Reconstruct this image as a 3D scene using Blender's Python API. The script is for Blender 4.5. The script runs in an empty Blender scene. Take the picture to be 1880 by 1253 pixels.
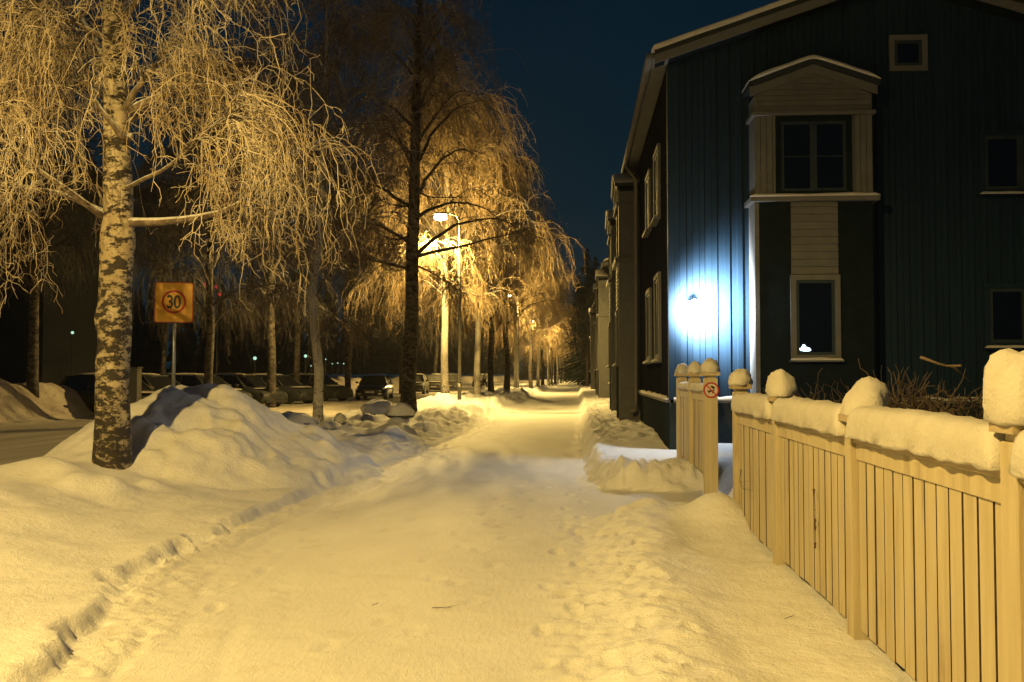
import bpy, math, random
import numpy as np
from mathutils import Vector, Matrix

# ------------------------------------------------------------------ camera
S = bpy.context.scene
COL = S.collection
FPX = 1750.0
PITCH = math.atan(61.5 / FPX)
YAW = math.atan(120 * math.cos(PITCH) / FPX)
EYE = np.array([0, 0, 1.6])
_F = np.array([-math.sin(YAW) * math.cos(PITCH), math.cos(YAW) * math.cos(PITCH), math.sin(PITCH)])
_R = np.array([math.cos(YAW), math.sin(YAW), 0])
_U = np.cross(_R, _F)
cd = bpy.data.cameras.new('camera')
cam = bpy.data.objects.new('camera', cd)
COL.objects.link(cam)
cam.location = (0, 0, 1.6)
cam.rotation_euler = (math.pi / 2 + PITCH, 0, YAW)
cd.sensor_width = 36
cd.lens = 36 * FPX / 1880
cd.clip_start = .05
cd.clip_end = 3000
S.camera = cam

def at(px, py, Y):
    """the point at depth Y on the sight line of a photo pixel (used to measure real positions)"""
    d = _F + _R * (px - 940) / FPX - _U * (py - 626.5) / FPX
    return d * (Y / d[1]) + EYE

# ------------------------------------------------------------------ world, exposure
S.view_settings.view_transform = 'Standard'
S.view_settings.look = 'None'
S.view_settings.gamma = 1
S.view_settings.exposure = 0.0
W = bpy.data.worlds.new('World')
S.world = W
W.use_nodes = True
wn, wl = W.node_tree.nodes, W.node_tree.links
bg = wn['Background']
tc = wn.new('ShaderNodeTexCoord')
sp = wn.new('ShaderNodeSeparateXYZ')
wl.new(tc.outputs['Generated'], sp.inputs[0])
rp = wn.new('ShaderNodeValToRGB')
rp.color_ramp.elements[0].position = 0.0
rp.color_ramp.elements[0].color = (.0022, .0150, .0225, 1)
rp.color_ramp.elements[1].position = .55
rp.color_ramp.elements[1].color = (.0008, .0058, .0150, 1)
wl.new(sp.outputs[2], rp.inputs[0])
wno = wn.new('ShaderNodeTexNoise')
wno.inputs['Scale'].default_value = 3
wl.new(tc.outputs['Generated'], wno.inputs['Vector'])
wm = wn.new('ShaderNodeMix')
wm.data_type = 'RGBA'
wm.blend_type = 'MULTIPLY'
wm.inputs[0].default_value = .35
wl.new(rp.outputs[0], wm.inputs[6])
wl.new(wno.outputs[0], wm.inputs[7])
wl.new(wm.outputs[2], bg.inputs[0])
bg.inputs[1].default_value = 1.35
SODIUM = (1.0, .665, .185)
LAMP_W = 6300
WALL_W = 190
COOL = (.88, .95, 1.0)
LAMP_Y = [0, 39.5, 79, 118.5, 158, 197.5, 237]
LAMP_X = -4.9
HAZE = .0003
S.cycles.max_bounces = 4
S.cycles.diffuse_bounces = 2
S.cycles.caustics_reflective = False
S.cycles.caustics_refractive = False
S.cycles.sample_clamp_indirect = 3

# ------------------------------------------------------------------ helpers
rnd = random.Random(7)

def tag(o, label=None, cat=None, group=None, kind=None):
    if label: o['label'] = label
    if cat: o['category'] = cat
    if group: o['group'] = group
    if kind: o['kind'] = kind
    return o

def empty(name, loc=(0, 0, 0), rz=0):
    o = bpy.data.objects.new(name, None)
    COL.objects.link(o)
    o.location = loc
    o.rotation_euler = (0, 0, rz)
    o.empty_display_size = .2
    return o

def raw_mesh(name, V, Q, mat, parent=None, smooth=False, tris=None):
    """V (n,3); Q (m,4) quads and optional tris (k,3), straight from numpy"""
    V = np.asarray(V, np.float32)
    me = bpy.data.meshes.new(name)
    nq = 0 if Q is None else len(Q)
    nt = 0 if tris is None else len(tris)
    loops = []
    if nq: loops.append(np.asarray(Q, np.int32).ravel())
    if nt: loops.append(np.asarray(tris, np.int32).ravel())
    loops = np.concatenate(loops)
    tot = np.concatenate([np.full(nq, 4, np.int32), np.full(nt, 3, np.int32)])
    st = np.concatenate([[0], np.cumsum(tot)[:-1]]).astype(np.int32)
    me.vertices.add(len(V)); me.vertices.foreach_set('co', V.ravel())
    me.loops.add(len(loops)); me.loops.foreach_set('vertex_index', loops)
    me.polygons.add(len(tot))
    me.polygons.foreach_set('loop_start', st)
    me.polygons.foreach_set('loop_total', tot)
    if smooth: me.polygons.foreach_set('use_smooth', np.ones(len(tot), bool))
    me.update(calc_edges=True)
    if mat: me.materials.append(mat)
    o = bpy.data.objects.new(name, me)
    COL.objects.link(o)
    if parent: o.parent = parent
    return o

class MB:
    def __init__(s, T=None):
        s.v = []; s.f = []; s.T = T
    def add(s, vs, fs):
        b = len(s.v)
        s.v += [tuple(s.T(*v)) if s.T else tuple(v) for v in vs]
        s.f += [tuple(b + i for i in f) for f in fs]
        return s
    def box(s, x0, x1, y0, y1, z0, z1, bev=0):
        if bev:
            b = bev
            ring = lambda x0, x1, y0, y1, z: [(x0, y0, z), (x1, y0, z), (x1, y1, z), (x0, y1, z)]
            vs = ring(x0 + b, x1 - b, y0 + b, y1 - b, z0) + ring(x0, x1, y0, y1, z0 + b) + ring(x0, x1, y0, y1, z1 - b) + ring(x0 + b, x1 - b, y0 + b, y1 - b, z1)
            fs = [(3, 2, 1, 0), (12, 13, 14, 15)]
            for k in range(3):
                for i in range(4):
                    j = (i + 1) % 4
                    fs.append((4 * k + i, 4 * k + j, 4 * k + 4 + j, 4 * k + 4 + i))
            return s.add(vs, fs)
        vs = [(x0, y0, z0), (x1, y0, z0), (x1, y1, z0), (x0, y1, z0), (x0, y0, z1), (x1, y0, z1), (x1, y1, z1), (x0, y1, z1)]
        return s.add(vs, [(3, 2, 1, 0), (4, 5, 6, 7), (0, 1, 5, 4), (1, 2, 6, 5), (2, 3, 7, 6), (3, 0, 4, 7)])
    def prism(s, pts, a0, a1, axis='y'):
        n = len(pts)
        mk = {'y': lambda p, a: (p[0], a, p[1]), 'x': lambda p, a: (a, p[0], p[1]), 'z': lambda p, a: (p[0], p[1], a)}[axis]
        vs = [mk(p, a0) for p in pts] + [mk(p, a1) for p in pts]
        fs = [tuple(range(n)), tuple(reversed(range(n, 2 * n)))] + [(i, n + i, n + (i + 1) % n, (i + 1) % n) for i in range(n)]
        return s.add(vs, fs)
    def tube(s, pts, rs, n=10, cap=True):
        pts = [Vector(p) for p in pts]
        if not hasattr(rs, '__len__'): rs = [rs] * len(pts)
        vs, fs = [], []
        for i, p in enumerate(pts):
            t = (pts[min(i + 1, len(pts) - 1)] - pts[max(i - 1, 0)]).normalized()
            a = t.cross(Vector((0, 0, 1)))
            if a.length < .05: a = t.cross(Vector((0, 1, 0)))
            a.normalize(); b = t.cross(a)
            for k in range(n):
                w = 2 * math.pi * k / n
                vs.append(p + (a * math.cos(w) + b * math.sin(w)) * rs[i])
        for i in range(len(pts) - 1):
            for k in range(n):
                fs.append((i * n + k, i * n + (k + 1) % n, (i + 1) * n + (k + 1) % n, (i + 1) * n + k))
        if cap:
            fs.append(tuple(reversed(range(n)))); fs.append(tuple(range((len(pts) - 1) * n, len(pts) * n)))
        return s.add(vs, fs)
    def build(s, name, mat, parent=None, smooth=False):
        me = bpy.data.meshes.new(name)
        me.from_pydata(s.v, [], s.f)
        me.validate()
        if mat: me.materials.append(mat)
        import bmesh
        bm = bmesh.new(); bm.from_mesh(me)
        bmesh.ops.recalc_face_normals(bm, faces=bm.faces)
        bm.to_mesh(me); bm.free()
        if smooth:
            for p in me.polygons: p.use_smooth = True
        o = bpy.data.objects.new(name, me)
        COL.objects.link(o)
        if parent: o.parent = parent
        return o

def repaint(o, table):
    """give a copied thing paint and bark of its own"""
    for sl_ in o.material_slots:
        if sl_.material and sl_.material.name in table:
            mm_ = table[sl_.material.name]; sl_.link = 'OBJECT'; sl_.material = mm_
    for ch in o.children: repaint(ch, table)

def copy_tree(o, parent=None):
    c = o.copy(); COL.objects.link(c); c.parent = parent
    for ch in list(o.children): copy_tree(ch, c)
    return c

# ------------------------------------------------------------------ numpy noise
_rs = np.random.RandomState(11)
_P = np.tile(_rs.permutation(1024), 2)
_G = _rs.rand(1024) * 2 * np.pi
def perlin(x, y, seed=0):
    x = np.asarray(x, float) + seed * 17.31; y = np.asarray(y, float) + seed * 9.17
    xi = np.floor(x).astype(int); yi = np.floor(y).astype(int)
    xf = x - xi; yf = y - yi
    u = xf * xf * xf * (xf * (xf * 6 - 15) + 10); v = yf * yf * yf * (yf * (yf * 6 - 15) + 10)
    def g(ix, iy, dx, dy):
        a = _G[_P[(_P[ix & 1023] + iy) & 1023]]
        return np.cos(a) * dx + np.sin(a) * dy
    n00 = g(xi, yi, xf, yf); n10 = g(xi + 1, yi, xf - 1, yf)
    n01 = g(xi, yi + 1, xf, yf - 1); n11 = g(xi + 1, yi + 1, xf - 1, yf - 1)
    return (n00 * (1 - u) + n10 * u) * (1 - v) + (n01 * (1 - u) + n11 * u) * v
def fbm(x, y, o=3, seed=0):
    r = 0; a = 1
    for i in range(o):
        r = r + a * perlin(x, y, seed + i * 3); x = np.asarray(x) * 2.03; y = np.asarray(y) * 2.03; a *= .5
    return r
def worley(x, y, seed=0):
    x = np.asarray(x, float) + seed * 5.7; y = np.asarray(y, float) + seed * 3.1
    xi = np.floor(x).astype(int); yi = np.floor(y).astype(int)
    best = np.full(x.shape, 9.)
    for dx in (-1, 0, 1):
        for dy in (-1, 0, 1):
            h = _P[(_P[(xi + dx) & 1023] + yi + dy) & 1023]
            px = xi + dx + (_G[h] / 6.2832); py = yi + dy + (_G[(h * 7 + 3) & 1023] / 6.2832)
            best = np.minimum(best, (px - x) ** 2 + (py - y) ** 2)
    return np.sqrt(best)
def ss(a, b, x):
    t = np.clip((x - a) / (b - a), 0, 1); return t * t * (3 - 2 * t)
def bump(x, c, w): return np.exp(-((x - c) / w) ** 2)

# ------------------------------------------------------------------ materials
def mat(name, col, rough=.6, metal=0, **k):
    m = bpy.data.materials.new(name); m.use_nodes = True
    b = m.node_tree.nodes['Principled BSDF']
    b.inputs['Base Color'].default_value = (*col, 1)
    b.inputs['Roughness'].default_value = rough
    b.inputs['Metallic'].default_value = metal
    for kk, v in k.items(): b.inputs[kk].default_value = v
    return m
def noisemat(name, c1, c2, scale, rough=.6, lo=.35, hi=.65, stretch=(1, 1, 1), bumpd=0, bscale=None, detail=5, metal=0, c3=None, s3=None, l3=.5, h3=.6, st3=(1, 1, 1), spec=.5, coord='Object'):
    m = mat(name, c1, rough, metal)
    n, l = m.node_tree.nodes, m.node_tree.links
    b = n['Principled BSDF']
    b.inputs['Specular IOR Level'].default_value = spec
    t = n.new('ShaderNodeTexCoord')
    def noi(sc, st):
        mp = n.new('ShaderNodeMapping'); mp.inputs['Scale'].default_value = st
        l.new(t.outputs[coord], mp.inputs[0])
        x = n.new('ShaderNodeTexNoise'); x.inputs['Scale'].default_value = sc; x.inputs['Detail'].default_value = detail
        l.new(mp.outputs[0], x.inputs['Vector']); return x
    def ramp(src, lo, hi):
        r = n.new('ShaderNodeMapRange'); r.inputs[1].default_value = lo; r.inputs[2].default_value = hi
        l.new(src, r.inputs[0]); return r.outputs[0]
    def mix(f, a, c):
        x = n.new('ShaderNodeMix'); x.data_type = 'RGBA'; l.new(f, x.inputs[0])
        for i, v in ((6, a), (7, c)):
            if isinstance(v, tuple): x.inputs[i].default_value = (*v, 1)
            else: l.new(v, x.inputs[i])
        return x.outputs[2]
    x = noi(scale, stretch)
    c = mix(ramp(x.outputs[0], lo, hi), c1, c2)
    if c3:
        y = noi(s3, st3); c = mix(ramp(y.outputs[0], l3, h3), c, c3)
    l.new(c, b.inputs['Base Color'])
    if bumpd:
        bn = n.new('ShaderNodeBump'); bn.inputs['Distance'].default_value = bumpd; bn.inputs['Strength'].default_value = 1
        z = noi(bscale or scale, stretch); l.new(z.outputs[0], bn.inputs['Height']); l.new(bn.outputs[0], b.inputs['Normal'])
    return m
def grain(m, sc, dist):
    n, l = m.node_tree.nodes, m.node_tree.links; b = n['Principled BSDF']
    t = n.new('ShaderNodeTexCoord'); x = n.new('ShaderNodeTexNoise'); x.inputs['Scale'].default_value = sc; x.inputs['Detail'].default_value = 3; x.inputs['Roughness'].default_value = .7
    l.new(t.outputs['Object'], x.inputs['Vector']); bn = n.new('ShaderNodeBump'); bn.inputs['Distance'].default_value = dist; bn.inputs['Strength'].default_value = 1
    l.new(x.outputs[0], bn.inputs['Height'])
    if b.inputs['Normal'].links: l.new(b.inputs['Normal'].links[0].from_socket, bn.inputs['Normal'])
    l.new(bn.outputs[0], b.inputs['Normal'])
def emis(name, col, s):
    m = bpy.data.materials.new(name); m.use_nodes = True
    b = m.node_tree.nodes['Principled BSDF']
    b.inputs['Base Color'].default_value = (.1, .1, .1, 1)
    b.inputs['Emission Color'].default_value = (*col, 1); b.inputs['Emission Strength'].default_value = s
    return m
def snow_on_top(name, base_lo, base_hi, scale, lo=.15, hi=.5, stretch=(1, 1, 1), blo=.4, bhi=.6, snow=(.74, .73, .72), rough=.8):
    """a material whose upward faces carry settled snow"""
    m = noisemat(name, base_lo, base_hi, scale, rough, blo, bhi, stretch, .01, scale * 3)
    n, l = m.node_tree.nodes, m.node_tree.links
    b = n['Principled BSDF']; src = b.inputs['Base Color'].links[0].from_socket
    g = n.new('ShaderNodeNewGeometry'); s2 = n.new('ShaderNodeSeparateXYZ'); l.new(g.outputs['Normal'], s2.inputs[0])
    t = n.new('ShaderNodeTexCoord'); x = n.new('ShaderNodeTexNoise'); x.inputs['Scale'].default_value = 9
    l.new(t.outputs['Object'], x.inputs['Vector'])
    a = n.new('ShaderNodeMath'); a.operation = 'MULTIPLY_ADD'; a.inputs[1].default_value = .5; l.new(x.outputs[0], a.inputs[0]); l.new(s2.outputs[2], a.inputs[2])
    r = n.new('ShaderNodeMapRange'); r.inputs[1].default_value = lo + .25; r.inputs[2].default_value = hi + .25; l.new(a.outputs[0], r.inputs[0])
    mx = n.new('ShaderNodeMix'); mx.data_type = 'RGBA'; l.new(r.outputs[0], mx.inputs[0]); l.new(src, mx.inputs[6]); mx.inputs[7].default_value = (*snow, 1)
    l.new(mx.outputs[2], b.inputs['Base Color'])
    return m

M = {}
M['snow'] = noisemat('snow', (.80, .80, .80), (.73, .72, .71), 6, .75, .35, .7, bumpd=.012, bscale=22, spec=.3)
M['snow_cap'] = noisemat('settled_snow', (.60, .575, .52), (.54, .51, .45), 8, .75, .35, .7, bumpd=.006, bscale=30, spec=.3)
M['path'] = noisemat('packed_snow', (.77, .765, .75), (.71, .70, .68), 1.6, .6, .35, .65, (1, .5, 1), .008, 26, c3=(.66, .63, .58), s3=3, l3=.58, h3=.8, spec=.35)
M['road'] = noisemat('driven_snow', (.58, .54, .47), (.42, .38, .32), .9, .55, .35, .65, (1.6, .06, 1), .012, 14, c3=(.36, .32, .26), s3=2.0, l3=.5, h3=.7, st3=(1, .08, 1))
M['dirty'] = noisemat('ploughed_dirty_snow', (.48, .43, .38), (.32, .27, .23), 1.1, .8, .35, .65, bumpd=.05, bscale=7, c3=(.16, .12, .10), s3=5, l3=.62, h3=.72)
grain(M['snow'], 70, .010); grain(M['path'], 80, .009); grain(M['snow_cap'], 70, .006)
M['birch'] = noisemat('birch_bark', (.62, .56, .45), (.48, .42, .31), 5, .7, .35, .65, (1, 1, .5), .02, 14)
M['limb'] = snow_on_top('birch_limb', (.10, .075, .055), (.22, .17, .12), 12)
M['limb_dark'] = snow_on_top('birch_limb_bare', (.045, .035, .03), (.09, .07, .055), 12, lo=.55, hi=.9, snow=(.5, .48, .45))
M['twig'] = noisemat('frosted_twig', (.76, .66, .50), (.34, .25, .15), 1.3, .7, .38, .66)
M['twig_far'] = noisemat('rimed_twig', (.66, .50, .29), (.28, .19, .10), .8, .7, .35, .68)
M['twig_mid'] = noisemat('half_frosted_twig', (.30, .23, .15), (.12, .085, .055), .9, .7, .38, .66)  # browner and darker than the other two pale twig tones
M['twig_dim'] = noisemat('bare_twig', (.10, .08, .065), (.05, .04, .035), 1, .7)  # darkest twig tone; birches across the road carry their dimness in it

def bark(name, white1, white2, dark, base_dark, h0, h1, thr=.50):
    """birch bark: white skin, black horizontal scars, rough black plates towards the foot"""
    m = mat(name, white1, .75)
    n, l = m.node_tree.nodes, m.node_tree.links
    b = n['Principled BSDF']; t = n.new('ShaderNodeTexCoord')
    def noi(sc, st, d=6, rg=.6):
        mp = n.new('ShaderNodeMapping'); mp.inputs['Scale'].default_value = st; l.new(t.outputs['Object'], mp.inputs[0])
        x = n.new('ShaderNodeTexNoise'); x.inputs['Scale'].default_value = sc; x.inputs['Detail'].default_value = d; x.inputs['Roughness'].default_value = rg
        l.new(mp.outputs[0], x.inputs['Vector']); return x.outputs[0]
    def mr(s, a, c, o0=0, o1=1):
        r = n.new('ShaderNodeMapRange'); r.inputs[1].default_value = a; r.inputs[2].default_value = c
        r.inputs[3].default_value = o0; r.inputs[4].default_value = o1; l.new(s, r.inputs[0]); return r.outputs[0]
    def mx(f, a, c):
        x = n.new('ShaderNodeMix'); x.data_type = 'RGBA'; l.new(f, x.inputs[0])
        for i, v in ((6, a), (7, c)):
            if isinstance(v, tuple): x.inputs[i].default_value = (*v, 1)
            else: l.new(v, x.inputs[i])
        return x.outputs[2]
    def mth(op, a, c):
        x = n.new('ShaderNodeMath'); x.operation = op
        for i, v in ((0, a), (1, c)):
            if isinstance(v, (int, float)): x.inputs[i].default_value = v
            else: l.new(v, x.inputs[i])
        return x.outputs[0]
    c = mx(mr(noi(4, (1, 1, .5)), .35, .65), white1, white2)
    s = n.new('ShaderNodeSeparateXYZ'); l.new(t.outputs['Object'], s.inputs[0])
    low = mr(s.outputs[2], h0, h1, 1, 0)
    scar = noi(5.0, (1, 1, 1.9), 8, .74)
    f1 = mr(mth('ADD', scar, mth('MULTIPLY', low, .06)), thr + .05, thr + .10)
    fine = noi(9, (1, 1, 4), 3)
    f2 = mr(fine, .66, .70)
    plates = noi(9, (1.2, 1.2, 1.2), 8, .75)
    f3 = mr(mth('ADD', plates, mth('MULTIPLY', low, .10)), .60, .67)
    f = mth('MAXIMUM', f1, mth('MAXIMUM', f2, f3))
    c = mx(f, c, dark)
    l.new(c, b.inputs['Base Color'])
    bp = n.new('ShaderNodeBump'); bp.inputs['Distance'].default_value = .02; bp.inputs['Strength'].default_value = .9; bp.invert = False
    l.new(mth('SUBTRACT', plates, mth('MULTIPLY', f, .3)), bp.inputs['Height']); l.new(bp.outputs[0], b.inputs['Normal'])
    return m
M['bark1'] = bark('white_birch_bark', (.52, .45, .33), (.34, .27, .17), (.03, .024, .02), 1, .2, 3.4, .45)
M['bark2'] = bark('pale_birch_bark', (.66, .62, .54), (.52, .47, .38), (.05, .04, .035), 1, .1, 1.6, .56)
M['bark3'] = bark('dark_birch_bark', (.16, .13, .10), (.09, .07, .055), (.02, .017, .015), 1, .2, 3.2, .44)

M['fence'] = noisemat('cream_fence_paint', (.53, .46, .31), (.43, .36, .225), 5, .6, .35, .7, (3, 3, .25), .0035, 30, c3=(.30, .23, .13), s3=5, l3=.58, h3=.78, st3=(2.2, 2.2, .3))
M['edge'] = noisemat('bare_weathered_board_edge', (.05, .032, .016), (.09, .06, .03), 12, .9)  # dark board edges: the shade between boards is put into the colour
M['rail_wet'] = noisemat('weathered_rail_paint', (.46, .38, .25), (.36, .28, .17), 5, .55, .35, .7, (1, .4, 1), .002, 40)  # a little darker and browner than the board paint
M['wall'] = noisemat('blue_grey_boards', (.0125, .030, .052), (.009, .022, .040), 2.5, .6, .3, .7, (1, 1, .15), .002, 30)
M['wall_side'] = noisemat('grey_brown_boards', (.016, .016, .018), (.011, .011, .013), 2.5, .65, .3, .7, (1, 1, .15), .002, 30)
M['plinth'] = noisemat('dark_plinth_render', (.022, .030, .034), (.03, .038, .04), 14, .85, bumpd=.004, bscale=60)
M['trim'] = noisemat('cream_cladding', (.145, .145, .14), (.118, .118, .114), 5, .6, .3, .7, (1, 1, 1), .002, 30)
M['board_dark'] = noisemat('dark_green_board', (.009, .014, .017), (.012, .018, .021), 4, .7, bumpd=.002, bscale=50)
M['roof'] = mat('dark_roof_metal', (.03, .035, .04), .5)
M['pipe'] = mat('painted_downpipe', (.16, .15, .13), .45)
M['glass'] = mat('dark_window_glass', (.004, .006, .012), .06)
M['glass'].node_tree.nodes['Principled BSDF'].inputs['Specular IOR Level'].default_value = .6
M['winframe'] = noisemat('grey_window_frame', (.035, .05, .06), (.028, .04, .05), 6, .5)
M['joint'] = mat('shadow_joint_paint', (.12, .105, .085), .8)
M['galv'] = noisemat('galvanised_steel', (.30, .31, .31), (.22, .23, .23), 20, .4, metal=.6)
M['galv_dark'] = mat('dark_lamp_steel', (.11, .105, .09), .55, .3)
M['lens'] = emis('sodium_lamp_glass', (1.0, .70, .27), 260)
M['cool'] = emis('cool_lamp_glass', (.85, .93, 1.0), 30)
M['farlamp'] = emis('distant_park_lamp_glass', (.55, 1.0, .75), .9)
M['red'] = emis('red_signal_glass', (1.0, .02, .06), 1.2)
M['sign_y'] = noisemat('yellow_sign_sheet', (.78, .42, .035), (.70, .36, .03), 5, .45)
M['sign_r'] = mat('red_sign_print', (.42, .02, .015), .5)
M['sign_k'] = mat('black_sign_print', (.012, .012, .012), .5)
M['sign_w'] = mat('white_sign_print', (.62, .55, .48), .5)
for k_ in ('wall', 'wall_side', 'trim', 'board_dark', 'plinth', 'winframe', 'roof'): M[k_].node_tree.nodes['Principled BSDF'].inputs['Specular IOR Level'].default_value = .12
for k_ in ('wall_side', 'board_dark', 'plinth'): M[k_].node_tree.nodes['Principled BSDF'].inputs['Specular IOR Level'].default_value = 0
M['rock'] = noisemat('granite', (.10, .095, .09), (.05, .048, .045), 9, .9, bumpd=.02, bscale=20)
M['shrub'] = noisemat('shrub_twig', (.10, .07, .05), (.03, .022, .018), 4, .8)
M['leaf'] = mat('dry_leaf', (.07, .035, .02), .8)

# ------------------------------------------------------------------ the ground
XL_Y = np.array([-30, 2, 4.8, 5.4, 7.4, 9.3, 12, 14.5, 16, 18, 27, 60, 400])
XL_X = np.array([-2.7, -2.75, -2.80, -2.95, -3.48, -3.6, -3.45, -3.35, -3.35, -3.2, -3.1, -3.1, -3.1])
def xl(Y): return np.interp(Y, XL_Y, XL_X)
def xr(Y):
    return np.interp(Y, [-30, 3, 9.8, 10.5, 10.95, 12.9, 13.3, 14.5, 22, 60, 400], [-.1, .02, .12, .3, 2.6, 2.6, .45, .12, .06, .1, .3])
ROAD_Z = .12
PRINTS = []
_pr = random.Random(3)
for (x0_, y0_, dx_, n_, dp_) in ((-.18, 3.2, .01, 16, .020), (.62, 3.6, -.02, 12, .030), (-1.6, 2.8, .05, 18, .019), (-2.5, 3.0, -.02, 15, .02), (-.9, 6, .03, 12, .017), (-2.1, 7, .04, 12, .017), (.30, 5.2, .0, 9, .022)):
    for k_ in range(n_):
        PRINTS.append((x0_ + dx_ * k_ + (.09 if k_ % 2 else -.09) + _pr.uniform(-.04, .04), y0_ + k_ * .68 + _pr.uniform(-.08, .08), math.pi / 2 + _pr.uniform(-.25, .25), dp_ * _pr.uniform(.5, 1.1)))
ROAD0, ROAD1 = -8.2, -16.8
def H(X, Y):
    X = np.asarray(X, float); Y = np.asarray(Y, float)
    low = fbm(X * .5, Y * .5, 3, 1)
    h = .012 * low + .006 * fbm(X * 3, Y * 3, 3, 2)
    # trodden unevenness of the path
    h = h + .010 * np.abs(fbm(X * 5, Y * 4, 2, 5)) * ss(0, .5, fbm(X * .9, Y * .6, 2, 8) + .25)
    # --- right bank
    wob = .08 * fbm(X * 1.7, Y * 1.7, 3, 3) + .03 * perlin(X * 8, Y * 8, 4)
    dR = X - xr(Y) - wob
    nearR = ss(11.4, 10.2, Y + .25 * perlin(X * 3, Y * 3, 6))
    rub = 1 - worley(X * 5.5 + wob * 3, Y * 5.5, 1)
    rub2 = 1 - worley(X * 13, Y * 13, 2)
    hb = .07 * ss(-.15, .35, dR) + .07 * bump(dR, .55, .28) * (1 + .8 * fbm(X * 2.2, Y * 2.2, 2, 9)) + .03 * fbm(X * 1.1, Y * 1.1, 3, 12) * ss(.3, .9, dR)
    hb = hb + (.045 * rub * rub + .018 * rub2) * bump(dR, .25, .38) + .05 * ss(8.2, 9.7, Y) * ss(.3, .9, X) + .26 * np.exp(-((X - 1.42) / .32) ** 2 - ((Y - 9.95) / .55) ** 2) + .10 * np.exp(-((X - .6) / .4) ** 2 - ((Y - 10.5) / .35) ** 2)
    # footprints beside the path
    tr = bump(X, -.06 + .03 * np.sin(Y * 2.1), .10)
    hb = hb - tr * .035 * ss(.05, .35, perlin(X * 5, Y * 3.3, 21)) + tr * .012 * rub
    h = h + hb * nearR
    farR = ss(12.9, 13.5, Y + .12 * perlin(X * 4, Y * 4, 7) - .25 * ss(.9, 1.8, X))
    edge = ss(0, .30, dR)
    top = .28 + .03 * fbm(X * .8, Y * .8, 2, 14)
    far = ss(17.5, 20, Y)
    hf = edge * (top + far * (.10 * ss(.2, 1.3, X) + .13 * np.abs(fbm(X * 1.6, Y * 1.2, 3, 15)))) + (.07 * rub * rub + .02 * rub2) * (bump(dR, .15, .28) + 1.5 * bump(Y, 13.5, .6) * ss(17, 16, Y)) * ss(-.25, .1, dR)
    hf = hf + far * .05 * rub * bump(dR, .5, .6) + (.05 * np.abs(fbm(X * 4.5, Y * 4.5, 4, 91)) + .05 * (1 - worley(X * 7.5, Y * 7.5, 12)) ** 3) * bump(Y, 13.5, .5) * ss(-.1, .2, dR)
    h = h + hf * farR
    # yard behind the fence
    h = h + (.42 - h) * ss(1.75, 2.3, X) * ss(17.6, 16.6, Y) * ss(9.4, 11.4, Y + 0.001) + (.30 - h) * ss(1.72, 2.05, X) * ss(11.4, 9.4, Y)
    # --- left side
    rag = .20 * (.25 + ss(-.2, .35, perlin(X * .9, Y * .9, 76))) * fbm(X * 2.2, Y * 2.2, 4, 31) + .14 * fbm(X * .7, Y * .7, 2, 33)
    dL = xl(Y) - X + rag * ss(20, 12, Y) + (.45 * fbm(X * .35, Y * .35, 2, 34)) * ss(14, 22, Y)
    nearL = ss(19, 15, Y)
    ledge = (.12 + .07 * perlin(X * 1.1, Y * 1.1, 74)) * ss(-.02, .10 + .12 * ss(0, .4, perlin(X * 1.7, Y * 1.7, 75)), dL) + .26 * ss(.1, 2.6, dL) + .05 * fbm(X * .9, Y * .9, 3, 35) * ss(.1, .8, dL)
    patch = ss(-.15, .3, perlin(X * 1.3, Y * 1.3, 71)); crumb = .05 * bump(dL, -.10, .20) * rub * rub * patch + .03 * rub2 * rub2 * bump(dL, -.15, .35) * ss(-.3, .2, perlin(X * 2.1, Y * 2.1, 72)) + .02 * np.abs(fbm(X * 6, Y * 6, 2, 73)) * bump(dL, -.3, .5)
    ledge = ledge + crumb + .13 * bump(X + 6.5, 0, 1.1) * ss(6, 9, Y)
    # ploughed mound by the sign
    r = np.sqrt(((X + 5.75) / np.where(X < -5.75, 1.75, 2.75)) ** 2 + ((Y - 14.3) / 3.1) ** 2)
    a = .5 * fbm(X * .55, Y * .55, 2, 36)
    mound = 1.02 * np.clip(1 - r * (1 + .22 * a), 0, 1) ** .92
    soft = .24 * fbm(X * .9, Y * .9, 3, 37) + .06 * (1 - worley(X * 1.9, Y * 1.9, 5)) + .10 * np.abs(fbm(X * 2.2, Y * 2.2, 3, 38)) + .030 * rub * rub * ss(.5, .9, r)
    mound = mound + soft * ss(1.1, .6, r)
    # small humps at the foot of the first birch
    hump = 0
    for (cx, cy, s, a0) in ((-5.15, 10.3, .28, .17), (-5.75, 10.4, .3, .15), (-6.15, 10.7, .35, .14), (-5.45, 10.05, .18, .10), (-5.0, 10.9, .2, .1)):
        hump = hump + a0 * np.exp(-((X - cx) ** 2 + (Y - cy) ** 2) / s ** 2)
    hL = (ledge + mound + hump) * nearL
    # plough scrapes along the left edge of the path
    for c_, w_, a_ in ((-.42, .035, .022), (-.60, .05, .016), (-.95, .04, .014), (-1.25, .03, .010)):
        hL = hL - nearL * a_ * bump(dL - .8 * rag, c_ + .06 * perlin(Y * .5, c_ * 9), w_) * ss(-.2, .2, perlin(Y * .8, X * .3 + c_ * 5, 81))
    hL = hL + nearL * .030 * rub2 * rub2 * ss(-.9, -.2, dL) * ss(.05, -.1, dL) * ss(-.1, .35, perlin(X * 2.6, Y * 2.6, 82))
    # strip between path and road, further on
    lump = np.abs(fbm(X * .55, Y * .45, 3, 41)); lw = 1 - worley(X * 1.5, Y * 1.3, 8)
    strip = ss(0, .9, dL) * (.16 + .42 * lump + .16 * lw * lw + .05 * rub) + .07 * rub * bump(dL, .2, .6)
    strip = strip + .30 * bump(Y, 43, 5) * bump(X, -6.1, 1.3) + .25 * bump(Y, 72, 6) * bump(X, -5.5, 1.3)
    hL = hL + strip * (1 - nearL)
    h = h + hL
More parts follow.
